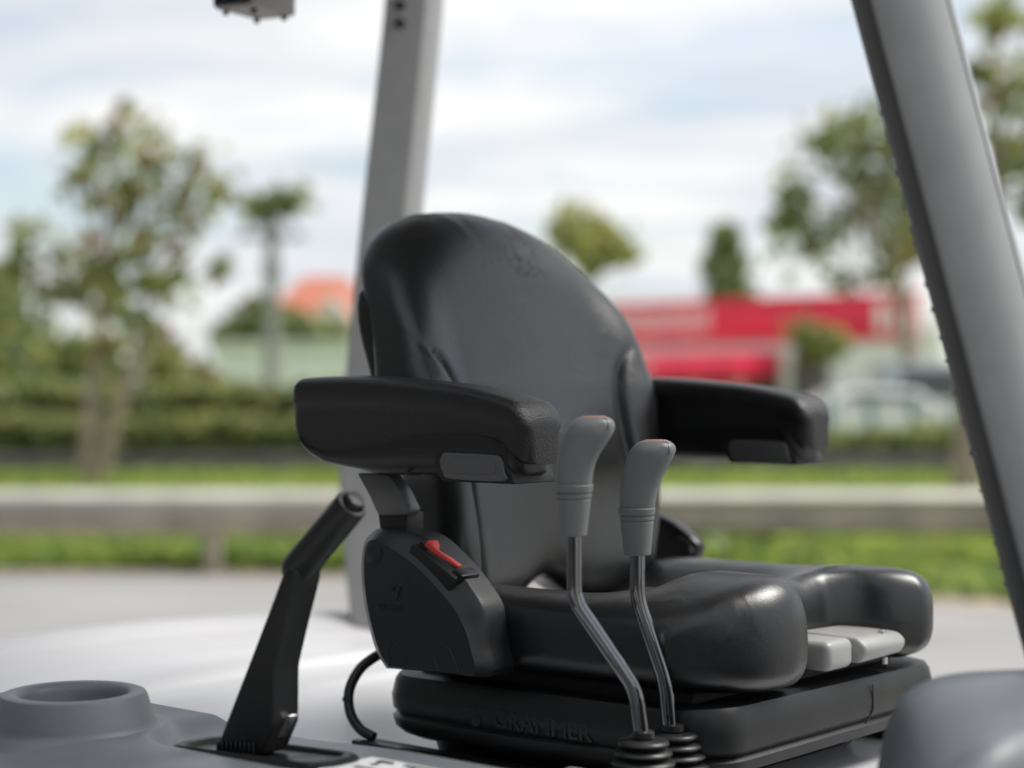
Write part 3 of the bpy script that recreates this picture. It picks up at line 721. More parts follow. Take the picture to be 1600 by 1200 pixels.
# rounded bottom corners
outline = [(l * (1 + (.05 * sstep(.10, .18, z) - .13 * (1 - sstep(.02, .15, z)) * sstep(-.20, -.10, z)) * (l < 0) + .15 * sstep(.01, .13, z) * (l > 0)), z) for l, z in outline]
bot = [(x, -.262 + .034 * math.exp(-((x + .02) / .055)**2)) for x in np.linspace(-.13, .13, 21)]
outline = outline + bot
outline = [(v.x, v.y) for v in resample([Vector((a, b, 0)) for a, b in outline], 280, True)]
def front_line(z): return interp(z, [-.30, -.22, -.10, 0, .06, .12, .21], [.158, .150, .128, .105, .086, .066, .034])
seam_l = smooth_interp([-.27, -.10, -.04, .0, .03, .05], [.150, .150, .148, .152, .168, .192])
def pad_feat(l, z):
    w = max(.03, wz(min(max(z, -.262), .205))); a = abs(l)
    v = .020 * sstep(.50, .92, a / .24) * (1 - sstep(.05, .19, z))        # wings come forward
    v += .010 * math.exp(-((z + .09) / .07)**2) * (1 - sstep(.0, .17, a))      # lumbar swell
    if z < .062:
        d = a - seam_l(z); k = 1 - sstep(.012, .060, z)
        v += .010 * sstep(-.003, .014, d) * (1 - sstep(.03, .10, d) * .7) * (1 - sstep(-.04, .058, z)) * (.45 if l > 0 else 1)
        v -= (.010 if l < 0 else .007) * math.exp(-(d / .0062)**2) * k
    return v
TH0 = .070; ZC = -.03
def THz(z): return TH0 + .030 * sstep(.04, .19, z)
TH = TH0
bm = bmesh.new(); rings = []
for s in [.02, .06, .1, .15, .2, .25, .3, .34] + list(np.linspace(.37, .88, 48)) + [.895, .91, .925, .94, .952, .963, .973, .982, .989, .995]:
    edge = (1 - s**10) ** .52
    rings.append([SW(front_line(ZC + s*(z-ZC)) - THz(ZC + s*(z-ZC)) * (.58 - .58 * edge) + pad_feat(s*l, ZC + s*(z-ZC)) * edge ** .5, s*l, ZC + s*(z-ZC)) for l, z in outline])
for s, d in ((1.0, .37), (1.002, .28), (1.0, .18), (.992, .09), (.975, .03), (.94, 0), (.6, 0), (.1, 0)):
    rings.append([SW(front_line(ZC + s*(z-ZC)) - THz(ZC + s*(z-ZC)) * (1 - d), s*l, ZC + s*(z-ZC)) for l, z in outline])
loft(bm, rings)
ms = M['leather'].copy(); ms.name = 'scuffed_black_leather'
nn_, ll_ = ms.node_tree.nodes, ms.node_tree.links
tco = [n for n in nn_ if n.type == 'TEX_COORD'][0]; bs = nn_['Principled BSDF']
dst = nn_.new('ShaderNodeVectorMath'); dst.operation = 'DISTANCE'; dst.inputs[1].default_value = (-.15, .035, .565); ll_.new(tco.outputs['Object'], dst.inputs[0])
fal = nn_.new('ShaderNodeMapRange'); fal.inputs[1].default_value = .015; fal.inputs[2].default_value = .055; fal.inputs[3].default_value = 1; fal.inputs[4].default_value = 0; ll_.new(dst.outputs['Value'], fal.inputs[0])
nz_ = nn_.new('ShaderNodeTexNoise'); nz_.inputs['Scale'].default_value = 55; nz_.inputs['Detail'].default_value = 8; nz_.inputs['Distortion'].default_value = 2; ll_.new(tco.outputs['Object'], nz_.inputs['Vector'])
th_ = nn_.new('ShaderNodeMapRange'); th_.inputs[1].default_value = .50; th_.inputs[2].default_value = .64; ll_.new(nz_.outputs['Fac'], th_.inputs[0])
mu_ = nn_.new('ShaderNodeMath'); mu_.operation = 'MULTIPLY'; ll_.new(fal.outputs[0], mu_.inputs[0]); ll_.new(th_.outputs[0], mu_.inputs[1])
mc_ = nn_.new('ShaderNodeMix'); mc_.data_type = 'RGBA'; mc_.inputs[6].default_value = (.0065, .007, .008, 1); mc_.inputs[7].default_value = (.022, .019, .016, 1); ll_.new(mu_.outputs[0], mc_.inputs[0]); ll_.new(mc_.outputs[2], bs.inputs['Base Color'])
sp_ = nn_.new('ShaderNodeMapRange'); sp_.inputs[3].default_value = .8; sp_.inputs[4].default_value = .15; ll_.new(mu_.outputs[0], sp_.inputs[0]); ll_.new(sp_.outputs[0], bs.inputs['Specular IOR Level'])
back = obj('backrest', bm, ms, SEAT, 60)
# scuff mark on the upholstery: a faint crooked scratch
bm = bmesh.new()
def pad_pt(l, z, d=.0): return SW(front_line(z) + pad_feat(l, z) * .97 + d - .0005, l, z)
# -- back shell
so = [(wz(min(max(z, -.262), .205)) * .90, z) for z in np.linspace(-.195, .105, 22)]
so = so + [(.15, .122), (.11, .128), (0, .13)]
so = so + [(-l * (.90 + .16 * sstep(0, .11, z)), z) for l, z in reversed(so[:-1])]
def shell_ring(s, d): return [SW(front_line(z * s - .05*(1-s)) - TH - d, l * s, z * s - .05*(1-s)) for l, z in so]
bm = bmesh.new(); loft(bm, [shell_ring(.97, -.006), shell_ring(1.0, -.002), shell_ring(1.0, .010), shell_ring(.985, .016), shell_ring(.93, .019)])
obj('back_shell', bm, M['dark'], SEAT, 50)

# -- cushion: horseshoe plan, rounded nose, bolsters either side
def fmax(l):
    dip = sstep(-.105, -.045, l) * (1 - sstep(.085, .145, l))
    cornr = .07 * (max(0, abs(l) - .13) / .11) ** 2.4
    return .535 - .085 * dip - cornr
roll = smooth_interp([-.243, -.19, -.135, -.08, -.03, .03, .09, .14, .19, .243], [-.214, -.198, -.187, -.194, -.201, -.204, -.203, -.202, -.204, -.214])
def cush_top(f, l):
    a = abs(l)
    z0 = -.250 + .042 * sstep(.06, .205, a) - .012 * (1 - sstep(.10, .19, f))      # seat hollow between side bolsters
    t = sstep(.31, .44, f)
    z = z0 * (1 - t) + roll(l) * t                                                 # thigh roll across the front
    if l < .02:
        d = f - (.385 + .35 * (a - .14)); z -= .013 * math.exp(-(d / .008)**2) * math.exp(-((a - .125) / .040)**2)   # pinch where roll meets bolster
    z -= .004 * math.exp(-((l - .03 - .10 * (f - .3)) / .012)**2) * sstep(.25, .34, f)       # soft crease down the middle of the roll
    z += .0022 * math.sin(f * 95 + l * 40) * math.exp(-((f - .40) / .05)**2) * math.exp(-((l - .06) / .07)**2)
    return z
ZB = -.302
bm = bmesh.new(); rings = []
NT = 72
us = [0, .004, .012, .025, .04] + list(np.linspace(.06, .84, 46)) + [.86, .88, .90, .92, .935, .95, .962, .972, .981, .988, .994, .998, 1.0]
for u in us:
    ring = []
    nose = 1 if u < .86 else max(0, 1 - ((u - .86) / .14) ** 3.4) ** .38
    tail = 1 if u > .04 else math.sqrt(max(0, 1 - ((.04 - u) / .04) ** 2))
    k = max(.004, min(nose, tail))
    for j in range(NT):
        th = 2 * math.pi * j / NT; c, s_ = math.cos(th), math.sin(th)
        pr = (abs(c)**4.6 + abs(s_)**4.6) ** (-1/4.6); c *= pr; s_ *= pr
        l = .243 * c
        e = abs(s_)
        f = .115 + u * (fmax(l) - .115)
        zt = cush_top(f, l); zm = (-.258 if s_ > 0 else -.258)
        z = zm + (zt - zm) * e * k if s_ > 0 else zm - (zm - ZB) * e * k
        ring.append(SW(f, l * (1 - .02 * (1 - k)), z))
    rings.append(ring)
vr = loft(bm, rings, True, False)
e_ = vr[-1]
for j in range(NT // 2):          # the nose closes with a strip, so the horseshoe stays open
    a, b, c, d = e_[j], e_[(j + 1) % NT], e_[(NT - j - 1) % NT], e_[(NT - j) % NT]
    q = [v for i, v in enumerate((a, b, c, d)) if v not in (a, b, c, d)[:i]]
    if len(q) > 2: bm.faces.new(q)
cu = obj('cushion', bm, M['leather'], SEAT, 70)

# -- pan under the cushion and suspension base
obj('cushion_pan', box(SW, .10, .46, -.20, .20, -.335, -.298, .006), M['dark'], SEAT)
bm = bmesh.new(); rings = []
for (z, ins, fr) in ((-.316, .045, .03), (-.3135, .030, .02), (-.3135, .008, .004), (-.316, .003, .0), (-.322, .0, .0), (-.340, -.003, .0), (-.352, -.002, .0), (-.358, .002, .001), (-.362, -.002, .0), (-.372, .0, -.002), (-.379, .006, .012), (-.384, .016, .03), (-.386, .03, .045), (-.405, .034, .05), (-.424, .036, .055)):
    rings.append([SW(f, l, z + .010 * sstep(.40, .52, f) * (1 if z > -.35 else .3) * (.6 - l)) for f, l in rrect((.51 - .065)/2 - ins - fr/2, .232 - ins, .05, 7, (.51 + .065)/2 - fr/2, 0)])
loft(bm, rings); sbx = obj('suspension_base', bm, M['skirt'], SEAT, 32)
# seam line on the front of the base
bm = bmesh.new(); tube(bm, [SW(.5125, .06, -.318), SW(.5135, .06, -.345), SW(.508, .045, -.365), SW(.497, .028, -.382)], .0008, 6); obj('seam', bm, M['ink'], sbx)
# raised lettering and emblem on the near side of the base
f_a, z_a = on_l(772, 1122, -.233)
me = text_mesh('GRAMMER', .0245, .0011, lambda u, v, w: SW(f_a + u * 1.12, -.2342 + .0 - w, -.3535 + v)); link_mesh('lettering', me, M['embossed'], sbx, None)
f_e, _ = on_l(745, 1112, -.233)
def emblem(parent, f0, z0, r, l, m):
    bm = bmesh.new()
    def disc(cf_, cz_, rr_, a0=0, a1=360, n=20, th=.0007):
        pts = [(cf_ + rr_*math.cos(R(a0 + (a1-a0)*k/n)), cz_ + rr_*math.sin(R(a0 + (a1-a0)*k/n))) for k in range(n + (a1-a0 < 360))]
        loft(bm, [[SW(a, l, b) for a, b in pts], [SW(a, l - th, b) for a, b in pts]])
    disc(f0, z0 - r*.38, r*.60); disc(f0 - r*.58, z0 + r*.42, r*.36); disc(f0 + r*.58, z0 + r*.42, r*.36); disc(f0, z0 + r*.72, r*.22)
    return obj('emblem', bm, m, parent, None)
emblem(sbx, f_e, -.345, .012, -.2342, M['embossed'])
# slide rails
for l in (-.245, .215):
    rb = obj('slide_rail', box(SW, .045, .50, l, l + .03, -.4085, -.392, .003), M['dark'], SEAT)
    if l < 0:
        obj('rail_cover', box(SW, .05, .21, l - .012, l - .001, -.404, -.387, .003), M['satin'], rb)
        for k in range(10): obj('rail_tooth', box(SW, .058 + k*.015, .066 + k*.015, l - .0155, l - .0125, -.402, -.392, .001), M['dark'], rb)
        for f in (.30, .315): 
            bm = bmesh.new(); lathe(bm, SW(f, l - .0005, -.397 + (f-.3)*.3), [(.005, 0), (.005, .005), (.002, .007)], 10, SW(0, -1, 0) - SW(0, 0, 0)); obj('bolt', bm, M['dark'], rb)
        obj('rail_catch', box(SW, .40, .425, l - .012, l - .001, -.402, -.392, .002), M['ctrl'], rb)
# -- grey control handle at the front
bm = box(SW, .445, .520, -.045, .008, -.293, -.262, .009, 4); ch = obj('weight_handle', bm, M['ctrl'], SEAT)
bm = prism([SW(f, .0115, z) for f, z in ((.45, -.292), (.524, -.290), (.532, -.273), (.520, -.263), (.45, -.261))], [SW(f, .108, z) for f, z in ((.45, -.292), (.522, -.289), (.529, -.275), (.519, -.266), (.45, -.264))], .006, 3)
obj('handle_grip', bm, M['ctrl'], ch)
for l, z in ((.075, -.2655), (.08, -.2945)):
    bm = bmesh.new(); lathe(bm, SW(.515, l, z), [(.004, -.004), (.004, .003), (.002, .004)], 10); obj('screw', bm, M['metal'], ch)

# -- side hip cover (near)
def hull(px_pts, l): return [on_l(x, y, l) for x, y in px_pts]
face = [(607, 1042), (592, 1017), (578, 968), (570, 920), (568.5, 880), (572, 852), (581, 843), (592, 846), (615, 858), (642, 877), (666, 899), (686, 921), (702, 940), (715, 959), (727, 985), (735, 1012), (741, 1054), (700, 1050), (650, 1045)]
outer = [(606, 1044), (590, 1017), (576, 968), (568, 920), (567, 878), (572, 845), (585, 830), (598, 824.5), (630, 827), (665, 840), (695, 866), (720, 893), (738, 918), (755, 945), (762, 975), (766, 1010), (772, 1055), (715, 1053), (660, 1048)]
LF, LO = -.292, -.272
fo = hull(face, LF); oo = hull(outer, LO)
def fine(pts, n=120): return [(v.x, v.y) for v in resample([Vector((a, b, 0)) for a, b in [ (q.x, q.y) for q in smooth_path([Vector((a, b, 0)) for a, b in pts] , 4)]], n)]
A_ = fine(fo + [fo[0]]); B_ = fine(oo + [oo[0]])
cz_ = (sum(a for a, b in A_)/len(A_), sum(b for a, b in A_)/len(A_))
def mixp(p, q, t): return (p[0]*(1-t) + q[0]*t, p[1]*(1-t) + q[1]*t)
rings = []
for l, t_ in ((LF - .0004, -.02), (LF, .0), (LF + .0012, .05), (LF + .009, .50), (LF + .0165, .93), (LO - .001, .99), (LO + .002, 1.0), (LO + .03, 1.0)):
    rings.append([SW(*( mixp(a, b, t_) if t_ >= 0 else mixp(a, cz_, .012))[:1], l, (mixp(a, b, t_) if t_ >= 0 else mixp(a, cz_, .012))[1]) for a, b in zip(A_[:-1], B_[:-1])])
bm = bmesh.new(); loft(bm, rings); hip = obj('hip_cover', bm, M['shell'], SEAT, 24)
def line_on(px_pts, l, r=.0009):
    bm = bmesh.new(); tube(bm, smooth_path([SW(*(lambda q: (q[0], l, q[1]))(on_l(x, y, l))) for x, y in px_pts], 5), r, 6); return bm
for pts in ([(608, 1037), (604, 1022), (608, 1008), (617, 1003), (627, 1013), (633, 1030), (637, 1044)], [(687, 1049), (680, 1034), (681, 1016), (690, 1009), (701, 1014), (710, 1034), (716, 1051)]):
    obj('panel_line', line_on(pts, LF - .0004), M['ink'], hip)
pf, pz = on_l(583, 864, LF)
bm = bmesh.new(); lathe(bm, SW(pf + .0012, LF - .0002, pz), [(.0112, 0), (.0112, .0012), (.0098, .0022), (.003, .0026)], 28, SW(0, -1, 0) - SW(0, 0, 0)); obj('screw_plug', bm, M['shell'], hip)
bm = bmesh.new(); lathe(bm, SW(pf + .0012, LF - .0002, pz), [(.0126, -.002), (.0126, .0005), (.0112, .0006)], 28, SW(0, -1, 0) - SW(0, 0, 0)); obj('plug_ring', bm, M['ink'], hip)
f_a, z_a = on_l(592, 950, LF)
me = text_mesh('GRAMMER', .0075, .0003, lambda u, v, w: SW(f_a + u * 1.05, LF - .0008 - w, z_a + v)); link_mesh('lettering', me, M['ink'], hip, None)
f_e, z_e = on_l(618, 925, LF); emblem(hip, f_e, z_e, .0085, LF - .0008, M['ink'])
# -- buckle in the slanted edge
p0 = Vector((*on_l(669, 862, -.272),)); p1 = Vector((*on_l(715, 899, -.272),))
ax = (p1 - p0).normalized(); nx_ = Vector((-ax.y, ax.x)); 
if nx_.y < 0: nx_ = -nx_
def BK(u, l, w): q = p0 + ax*u + nx_*w; return SW(q.x, l, q.y)
LB = (p1 - p0).length
bk = obj('buckle', box(BK, -.012, LB + .010, -.288, -.255, -.02, .004, .003, 2), M['dark'], SEAT)
obj('buckle_frame', box(BK, LB - .002, LB + .012, -.281, -.252, -.004, .0075, .002, 2), M['satin'], bk)
obj('buckle_top', box(BK, -.010, .004, -.281, -.256, -.004, .007, .002, 2), M['satin'], bk)
obj('release_button', prism([BK(-.002, -.280, .006), BK(.014, -.280, .006), BK(LB - .003, -.273, .006), BK(LB - .004, -.264, .006), BK(.014, -.268, .006), BK(-.001, -.262, .006)],
    [BK(-.002, -.279, .0135), BK(.014, -.278, .010), BK(LB - .003, -.273, .0095), BK(LB - .004, -.265, .0095), BK(.014, -.269, .010), BK(-.001, -.263, .0135)], .0015, 2), M['red'], bk)
# -- far hip plate with the belt and its anchor
pts = [(960, 800), (1022, 802), (1052, 818), (1078, 838), (1090, 852), (1086, 872), (1062, 884), (1000, 905), (960, 905)]
q = hull(pts, .262)
fh = obj('hip_plate', prism([SW(a, .262, b) for a, b in q], [SW(a, .285, b) for a, b in q], .006, 3), M['satin'], SEAT)
q = hull([(1066, 848), (1080, 854), (1084, 862), (1074, 864), (1064, 858)], .2605)
obj('anchor_plate', prism([SW(a, .2605, b) for a, b in q], [SW(a, .2615, b) for a, b in q]), M['ctrl'], fh)
q = hull([(966, 862), (976, 860), (992, 878), (990, 888), (978, 880)], .225)
obj('belt_tongue', prism([SW(a, .225, b) for a, b in q], [SW(a, .228, b) for a, b in q], .0008, 1), M['metal'], SEAT)
bm = bmesh.new(); rings = []
for (x, y) in ((1078, 846), (1060, 838), (1030, 845), (1000, 870), (975, 895)):
    a, b = on_l(x, y, .25); a2, b2 = on_l(x + 4, y + 34, .25); rings.append([SW(a, .25, b), SW(a2, .248, b2), SW(a2, .2465, b2), SW(a, .2485, b)])
loft(bm, rings); obj('belt_webbing', bm, M['dark'], SEAT, 50)

# -- armrests
top_f = smooth_interp([0, .06, .11, .17, .25, .30, .327], [.0065, .0078, .0075, .004, -.0035, -.013, -.021])
lowp = hull([(457, 660), (461, 678), (477, 701), (503, 712), (538, 711), (584, 701), (641, 688), (684, 685), (742, 686), (771, 692), (790, 704), (803, 718), (816, 730)], -.298)
low_f = lambda f: interp(f, [p[0] for p in lowp], [p[1] for p in lowp])
shp = hull([(462, 684), (483, 712), (506, 725), (529, 730), (584, 741), (684, 745), (716, 750), (790, 757), (814, 757)], -.296)
sh_f = lambda f: interp(f, [p[0] for p in shp], [p[1] for p in shp])
FE = .330
def armrest(sgn):
    cl_ = -.2655 * 1.0
    Lf = lambda o: sgn * (cl_ + o)         # o negative = outwards
    def ring(f):
        r_ = .014; w = .0345
        d0, d1 = f + .004, FE - f
        def cut(d, r): return r - math.sqrt(max(0, r*r - (r - min(d, r))**2))
        w -= cut(d0, r_) + cut(d1, .016)
        zt = top_f(f) - cut(d0, .016) - cut(d1, .022); zc = top_f(f) - .026 + .004 * sstep(0, .3, f) ; zl = low_f(f)
        if f > .31: zl = low_f(.31) - .010 * sstep(.31, .325, f)
        zc = min(zc, zt - .004); zc = max(zc, zl + .006)
        pts = [(-w + .0035, zl + .003), (-w + .0035, zc - .010), (-w + .0022, zc - .004), (-w, zc)]
        rt = min(.011, zt - zc)
        for k in range(1, 7):
            a = math.pi/2 * k / 6; pts.append((-w + rt * (1 - math.cos(a)) * 1.4, zt - rt + rt * math.sin(a)))
        pts.append((0, zt + .0012)); 
        full = pts + [(-o, z) for o, z in reversed(pts[:-1])]
        full += [(w - .008, zl), (0, zl - .001), (-w + .008, zl)]
        return [SW(f, Lf(o), z) for o, z in full]
    fs_ = [-.004, -.0035, -.002, .0, .004, .008, .012] + list(np.linspace(.02, .30, 29)) + [.306, .312, .316, .320, .323, .326, .328, .3293, .33]
    bm = bmesh.new(); loft(bm, [ring(f) for f in fs_])
    a = obj('armrest', bm, M['grain'], SEAT, 34)
    # lower shell
    def sring(f):
        d0, d1 = f - .003, .318 - f
        def cut(d, r): return r - math.sqrt(max(0, r*r - (r - min(d, r))**2))
        w = .0325 - cut(d0, .012) - cut(d1, .02)
        zt = low_f(f) + .004; zl = sh_f(f) + cut(d1, .02) * .8
        if f > .30: zt = low_f(.30) + .004
        zt = max(zt, zl + .004); hgt = zt - zl
        pts = [(-w, zt), (-w - .0004, zl + hgt * .6), (-w + .001, zl + hgt * .35), (-w + .004, zl + hgt * .13), (-w + .011, zl), (0, zl - .0005)]
        return [SW(f, Lf(o), z) for o, z in pts + [(-o, z) for o, z in reversed(pts[:-1])]]
    bm = bmesh.new(); loft(bm, [sring(f) for f in [.0035, .005, .009, .014] + list(np.linspace(.02, .29, 30)) + [.296, .302, .308, .313, .316, .3175]])
    obj('armrest_shell', bm, M['satin'], a, 40)
    # roller over a black plate that stands in for the shaded recess
    lo = -.2995
    q0 = hull([(676, 702), (770, 704), (786, 716), (800, 742), (805, 757), (690, 752), (678, 730)], -.298)
    obj('roller_recess_shade', prism([SW(f, Lf(-.0334), z) for f, z in q0], [SW(f, Lf(.0334), z) for f, z in q0], .003, 2), M['dark'], a)
    q1 = hull([(694, 707), (770, 711), (783, 718), (788, 738), (786, 752), (705, 748), (693, 738), (688, 720)], -.30)
    q1 = [(v.x, v.y) for v in smooth_path([Vector((x, y, 0)) for x, y in q1 + [q1[0]]], 3)][:-1]
    ro = obj('roller', prism([SW(f, Lf(-.0362), z) for f, z in q1], [SW(f, Lf(.0362), z) for f, z in q1], .0028, 3), M['roller'], a)
    q2 = hull([(705, 716), (765, 719), (774, 725), (776, 736), (770, 741), (712, 739), (704, 733)], -.30)
    q2 = [(v.x, v.y) for v in smooth_path([Vector((x, y, 0)) for x, y in q2 + [q2[0]]], 3)][:-1]
    obj('roller_pad', prism([SW(f, Lf(-.0372), z) for f, z in q2], [SW(f, Lf(-.0358), z) for f, z in q2], .0006, 1), M['roller'], ro)
    bm = bmesh.new(); f_, z_ = on_l(637, 737, -.296); lathe(bm, SW(f_, Lf(-.0312), z_ - .001), [(.0028, -.002), (.0028, .0015), (.0015, .0016)], 12, SW(0, -sgn, 0) - SW(0, 0, 0)); obj('screw_hole', bm, M['ink'], a)
    if sgn < 0: return a
    # link down to the hip
    q = hull([(556, 739), (606, 741), (624, 764), (640, 797), (634, 806), (590, 806), (576, 775)], -.275)
    obj('armrest_link', prism([SW(f, sgn * -.275, z) for f, z in q], [SW(f, sgn * -.256, z) for f, z in q], .003, 2), M['roller'], a)
    q = hull([(589, 800), (636, 800), (636, 838), (594, 838)], -.272)
    obj('armrest_pivot', prism([SW(f, sgn * -.272, z) for f, z in q], [SW(f, sgn * -.245, z) for f, z in q], .003, 2), M['dark'], a)
    return a
armrest(1); armrest(-1)
# bright adjusting rod seen between backrest and armrest
bm = bmesh.new(); tube(bm, [P(618, 742, 2.02), P(631, 770, 2.02)], .004, 10); obj('adjuster_rod', bm, M['metal'], SEAT)
# cable looping down to the hood
bm = bmesh.new(); pts = [P(604, 1018, 2.02), P(585, 1027, 2.0), P(562, 1046, 1.99), P(546, 1078, 1.98), P(547, 1112, 1.97), P(562, 1138, 1.96), P(584, 1152, 1.95)]
tube(bm, smooth_path(pts, 6), .0058, 12); cb = obj('cable', bm, M['rubber'], SEAT)
bm = bmesh.new(); tube(bm, [P(535, 1092, 1.975), P(548, 1094, 1.975)], [.002, .007], 8); obj('cable_clip', bm, M['dark'], cb)

# ------------------------------------------------------------------ control levers
def lever(label, Y, grip, collar, shaft, boot, topw):
    bx, by = boot[0][0], boot[-1][1]
    b = P(bx, by, Y)
    t = thing('control_lever', label, 'lever', b, RZ, 'levers in front of the seat')
    s = Y / FPX
    bm = bmesh.new(); rings = []; N = 28
    for (y, x0, x1) in grip:
        c = P((x0 + x1)/2, y, Y); a = (x1 - x0)/2 * s; d = min(.019, a * .92 + .002) if y > grip[-1][1] + 9 else a * .82
        tilt = sstep(grip[0][1], grip[-1][1], y) * 0
        rings.append([c + Vector((a * math.copysign(abs(math.cos(q))**.85, math.cos(q)), d * math.copysign(abs(math.sin(q))**.85, math.sin(q)), 0)) for q in [2*math.pi*k/N for k in range(N)]])
    loft(bm, rings); gr = obj('grip', bm, M['grip'], t, 60)
    # coloured inlay on the top of the grip
    yt, xa, xb = grip[-1]; c = P((xa + xb)/2, yt, Y)
    rg = [[c + Vector((((xb-xa)/2*s*k_) * math.cos(2*math.pi*k/24), (xb-xa)/2*s*k_*.75*math.sin(2*math.pi*k/24), h)) for k in range(24)] for k_, h in ((.95, -.001), (.95, .0002), (.85, .0007))]
    bm = bmesh.new(); loft(bm, rg); obj('grip_inlay', bm, M['orange'], gr)
    bm = bmesh.new(); tube(bm, smooth_path([P(topw[0], topw[1], Y - .0165), P(topw[0] + 7, topw[1] + 4, Y - .0155), P(topw[0] + 9, topw[1] + 20, Y - .0150)], 4), .0004, 6); obj('mould_line', bm, M['ink'], gr)
    (y0, xa, xb), (y1, xc, xd) = collar
    hgt = (y1 - y0) * s; c = P((xc + xd)/2, y1, Y); c0 = P((xa + xb)/2, y0, Y)
    ra, rc = (xb - xa)/2 * s, (xd - xc)/2 * s
    prof = []
    for u, dr in ((0, -.003), (0, -.0006), (.02, 0), (.55, 0), (.70, 0), (.715, -.0008), (.735, -.0008), (.75, .0002), (.81, .0002), (.825, -.0008), (.845, -.0008), (.86, .0004), (.985, .0006), (1.0, -.0004), (1.0, -.003)):
        prof.append((rc + (ra - rc) * u + dr, hgt * u))
    rings = [[c.lerp(c0, h/hgt) + Vector((r_ * math.cos(2*math.pi*k/32), r_ * math.sin(2*math.pi*k/32), 0)) for k in range(32)] for r_, h in prof]
    bm = bmesh.new(); loft(bm, rings); obj('collar', bm, M['grip'], t, 30)
    pts = smooth_bend([P(x, y, Y + dy) for x, y, dy in shaft], .013)
    bm = bmesh.new(); tube(bm, pts, 12.0 * s, 24); obj('shaft', bm, M['chrome'], t, 60)
    # ribbed boot
    bm = bmesh.new(); rings = []
    for (x, y, r) in boot:
        c = P(x, y, Y); rings.append([c + Vector((r*s*math.cos(2*math.pi*k/36), r*s*math.sin(2*math.pi*k/36), 0)) for k in range(36)])
    loft(bm, rings); obj('boot', bm, M['rubber'], t, 50)
def smooth_bend(pts, r):     # rounds the corners of a polyline
    out = [pts[0]]
    for a, b, c in zip(pts[:-2], pts[1:-1], pts[2:]):
        d = min(r, (a-b).length*.45, (c-b).length*.45)
        p, q = b + (a-b).normalized()*d, b + (c-b).normalized()*d
        for k in range(9):
            t = k/8; out.append(p*(1-t)**2 + b*2*t*(1-t) + q*t*t)
    out.append(pts[-1]); return out
def boot_prof(cx, top, n, r0, r1, pitch, drift):
    out = [(cx, top - 2, 14), (cx, top, 17.5), (cx, top + 9, 18.5), (cx, top + 11, 16)]
    y = top + 11
    for k in range(n):
        r = r0 + (r1 - r0) * k / (n - 1); x = cx + drift * (k + 1)
        for u, q in ((.10, .86), (.25, .97), (.45, 1.0), (.62, .96), (.78, .84), (.92, .79)):
            out.append((x, y + pitch * u, r * q))
        y += pitch
    return out
lever('nearer control lever with grey grip, left of the pair and rising higher', 1.62,
      [(757, 868.5, 925), (748, 868, 926), (737, 868, 927.5), (723, 869, 931), (709, 871, 938), (690, 875.5, 950), (681, 878, 956.5), (674, 881, 959.5), (667, 885.5, 961), (660, 891, 960), (655.5, 897, 956.5), (652.5, 903, 952), (651, 908, 948)],
      ((757, 866.5, 926.5), (837, 873.5, 917)), [(897.5, 825, 0), (897.5, 938, 0), (993, 1078, 0), (1003, 1152, 0)], boot_prof(1005, 1143, 6, 41, 66, 15.5, 0), (942, 653))
lever('farther control lever with grey grip, right of the pair and standing lower', 1.70,
      [(793, 968.5, 1023), (783, 968, 1024.5), (769, 968.5, 1027), (748, 972, 1034), (730, 975.5, 1043), (720, 978, 1048.5), (711, 981, 1053.5), (704, 984.5, 1056), (698, 989, 1055.5), (693, 994.5, 1052), (690, 1000, 1048), (688.3, 1006, 1044)],
      ((793, 966.5, 1023.5), (867, 975, 1017)), [(996, 855, 0), (996, 935, 0), (1040, 1068, 0), (1047, 1140, 0)], boot_prof(1052, 1132, 6, 38, 63, 15.5, 1.2), (1037, 690))

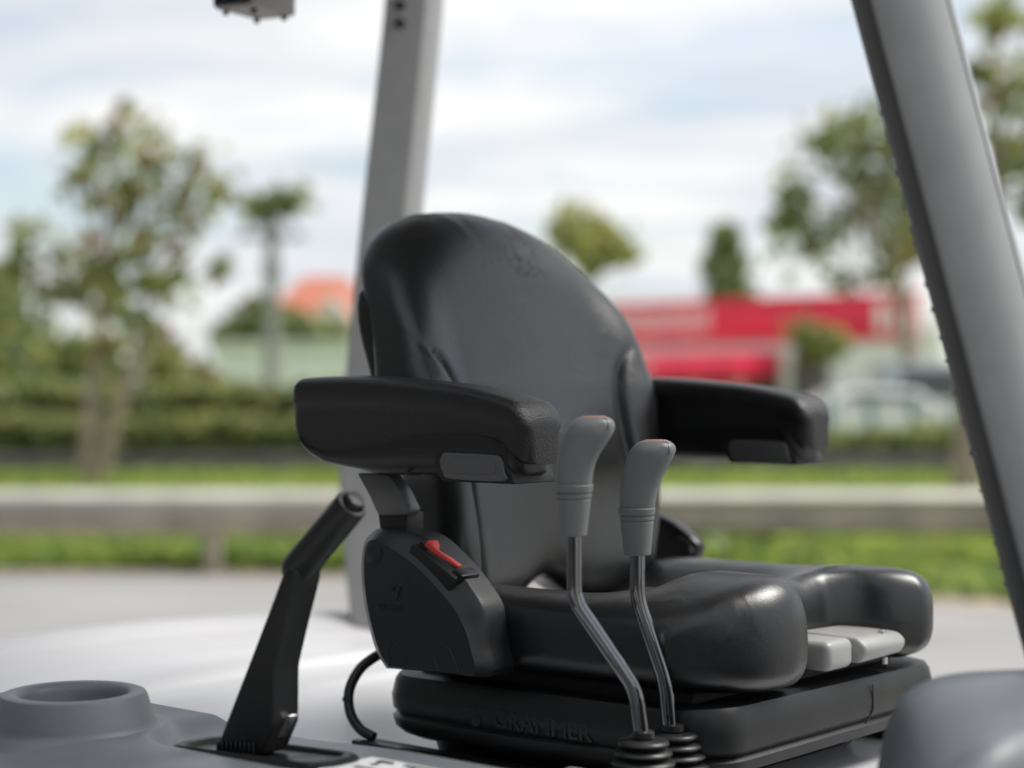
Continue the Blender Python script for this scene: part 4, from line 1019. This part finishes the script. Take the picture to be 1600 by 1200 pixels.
# ------------------------------------------------------------------ parking brake lever
LB_ = -.587
hb = SW(.25, -.572, console_z(.25, -.572))
t = thing('parking_brake_lever', 'black parking brake lever with a push button on its tip, beside the cup holder', 'brake lever', hb, RZ)
side = [(334, 1176), (352, 1128), (388, 1035), (423, 943), (440, 896), (449, 882), (462, 892), (460, 908), (456, 926), (441, 985), (427, 1046), (426, 1134), (407, 1180)]
q = hull(side, LB_)
bm = prism([SW(f, LB_, z) for f, z in q], [SW(f, LB_ + .032, z) for f, z in q], .0035, 3)
body = obj('lever_body', bm, M['lever_black'], t, 35)
# flared foot: shorter block under the body
q = hull([(426, 1128), (452, 1118), (436, 1150), (410, 1178), (405, 1176)], LB_ + .012)
obj('pivot_bracket', prism([SW(f, LB_ + .012, z) for f, z in q], [SW(f, LB_ + .022, z) for f, z in q], .001, 1), M['metal'], t)
for k in range(9):
    f_, z_ = on_l(342 + k * 7, 1172 + k * .3, LB_); obj('foot_rib', box(SW, f_ - .0012, f_ + .0012, LB_ - .0025, LB_ - .0002, z_ - .006, z_ + .008, .0006, 1), M['lever_black'], body)
lm = LB_ + .016
g0, g1 = on_l(466, 888, lm), on_l(548, 790, lm)
d = Vector((g1[0]-g0[0], g1[1]-g0[1])); Ln = d.length; d.normalize(); nn = Vector((-d.y, d.x))
def GR(u, v, w): q_ = Vector(g0) + d*u + nn*v; return SW(q_.x, lm + w, q_.y)
bm = bmesh.new(); rings = []
for u, k in ((-.010, .55), (-.008, .8), (-.003, .95), (.004, 1.0), (Ln*.3, 1.0), (Ln*.7, .97), (Ln - .006, .95), (Ln + .001, .93), (Ln + .003, .86), (Ln + .0032, .70), (Ln - .002, .66), (Ln - .004, .5)):
    rings.append([GR(u, .0152 * k * math.cos(2*math.pi*j/28), .0152 * k * math.sin(2*math.pi*j/28)) for j in range(28)])
loft(bm, rings); obj('grip', bm, M['lever_black'], t, 45)
bm = bmesh.new(); rings = []
for u, r_ in ((Ln - .004, .0088), (Ln + .008, .0088), (Ln + .0095, .0078), (Ln + .010, .004)):
    rings.append([GR(u, r_ * math.cos(2*math.pi*j/20), r_ * math.sin(2*math.pi*j/20)) for j in range(20)])
loft(bm, rings); obj('push_button', bm, M['lever_black'], t, 45)
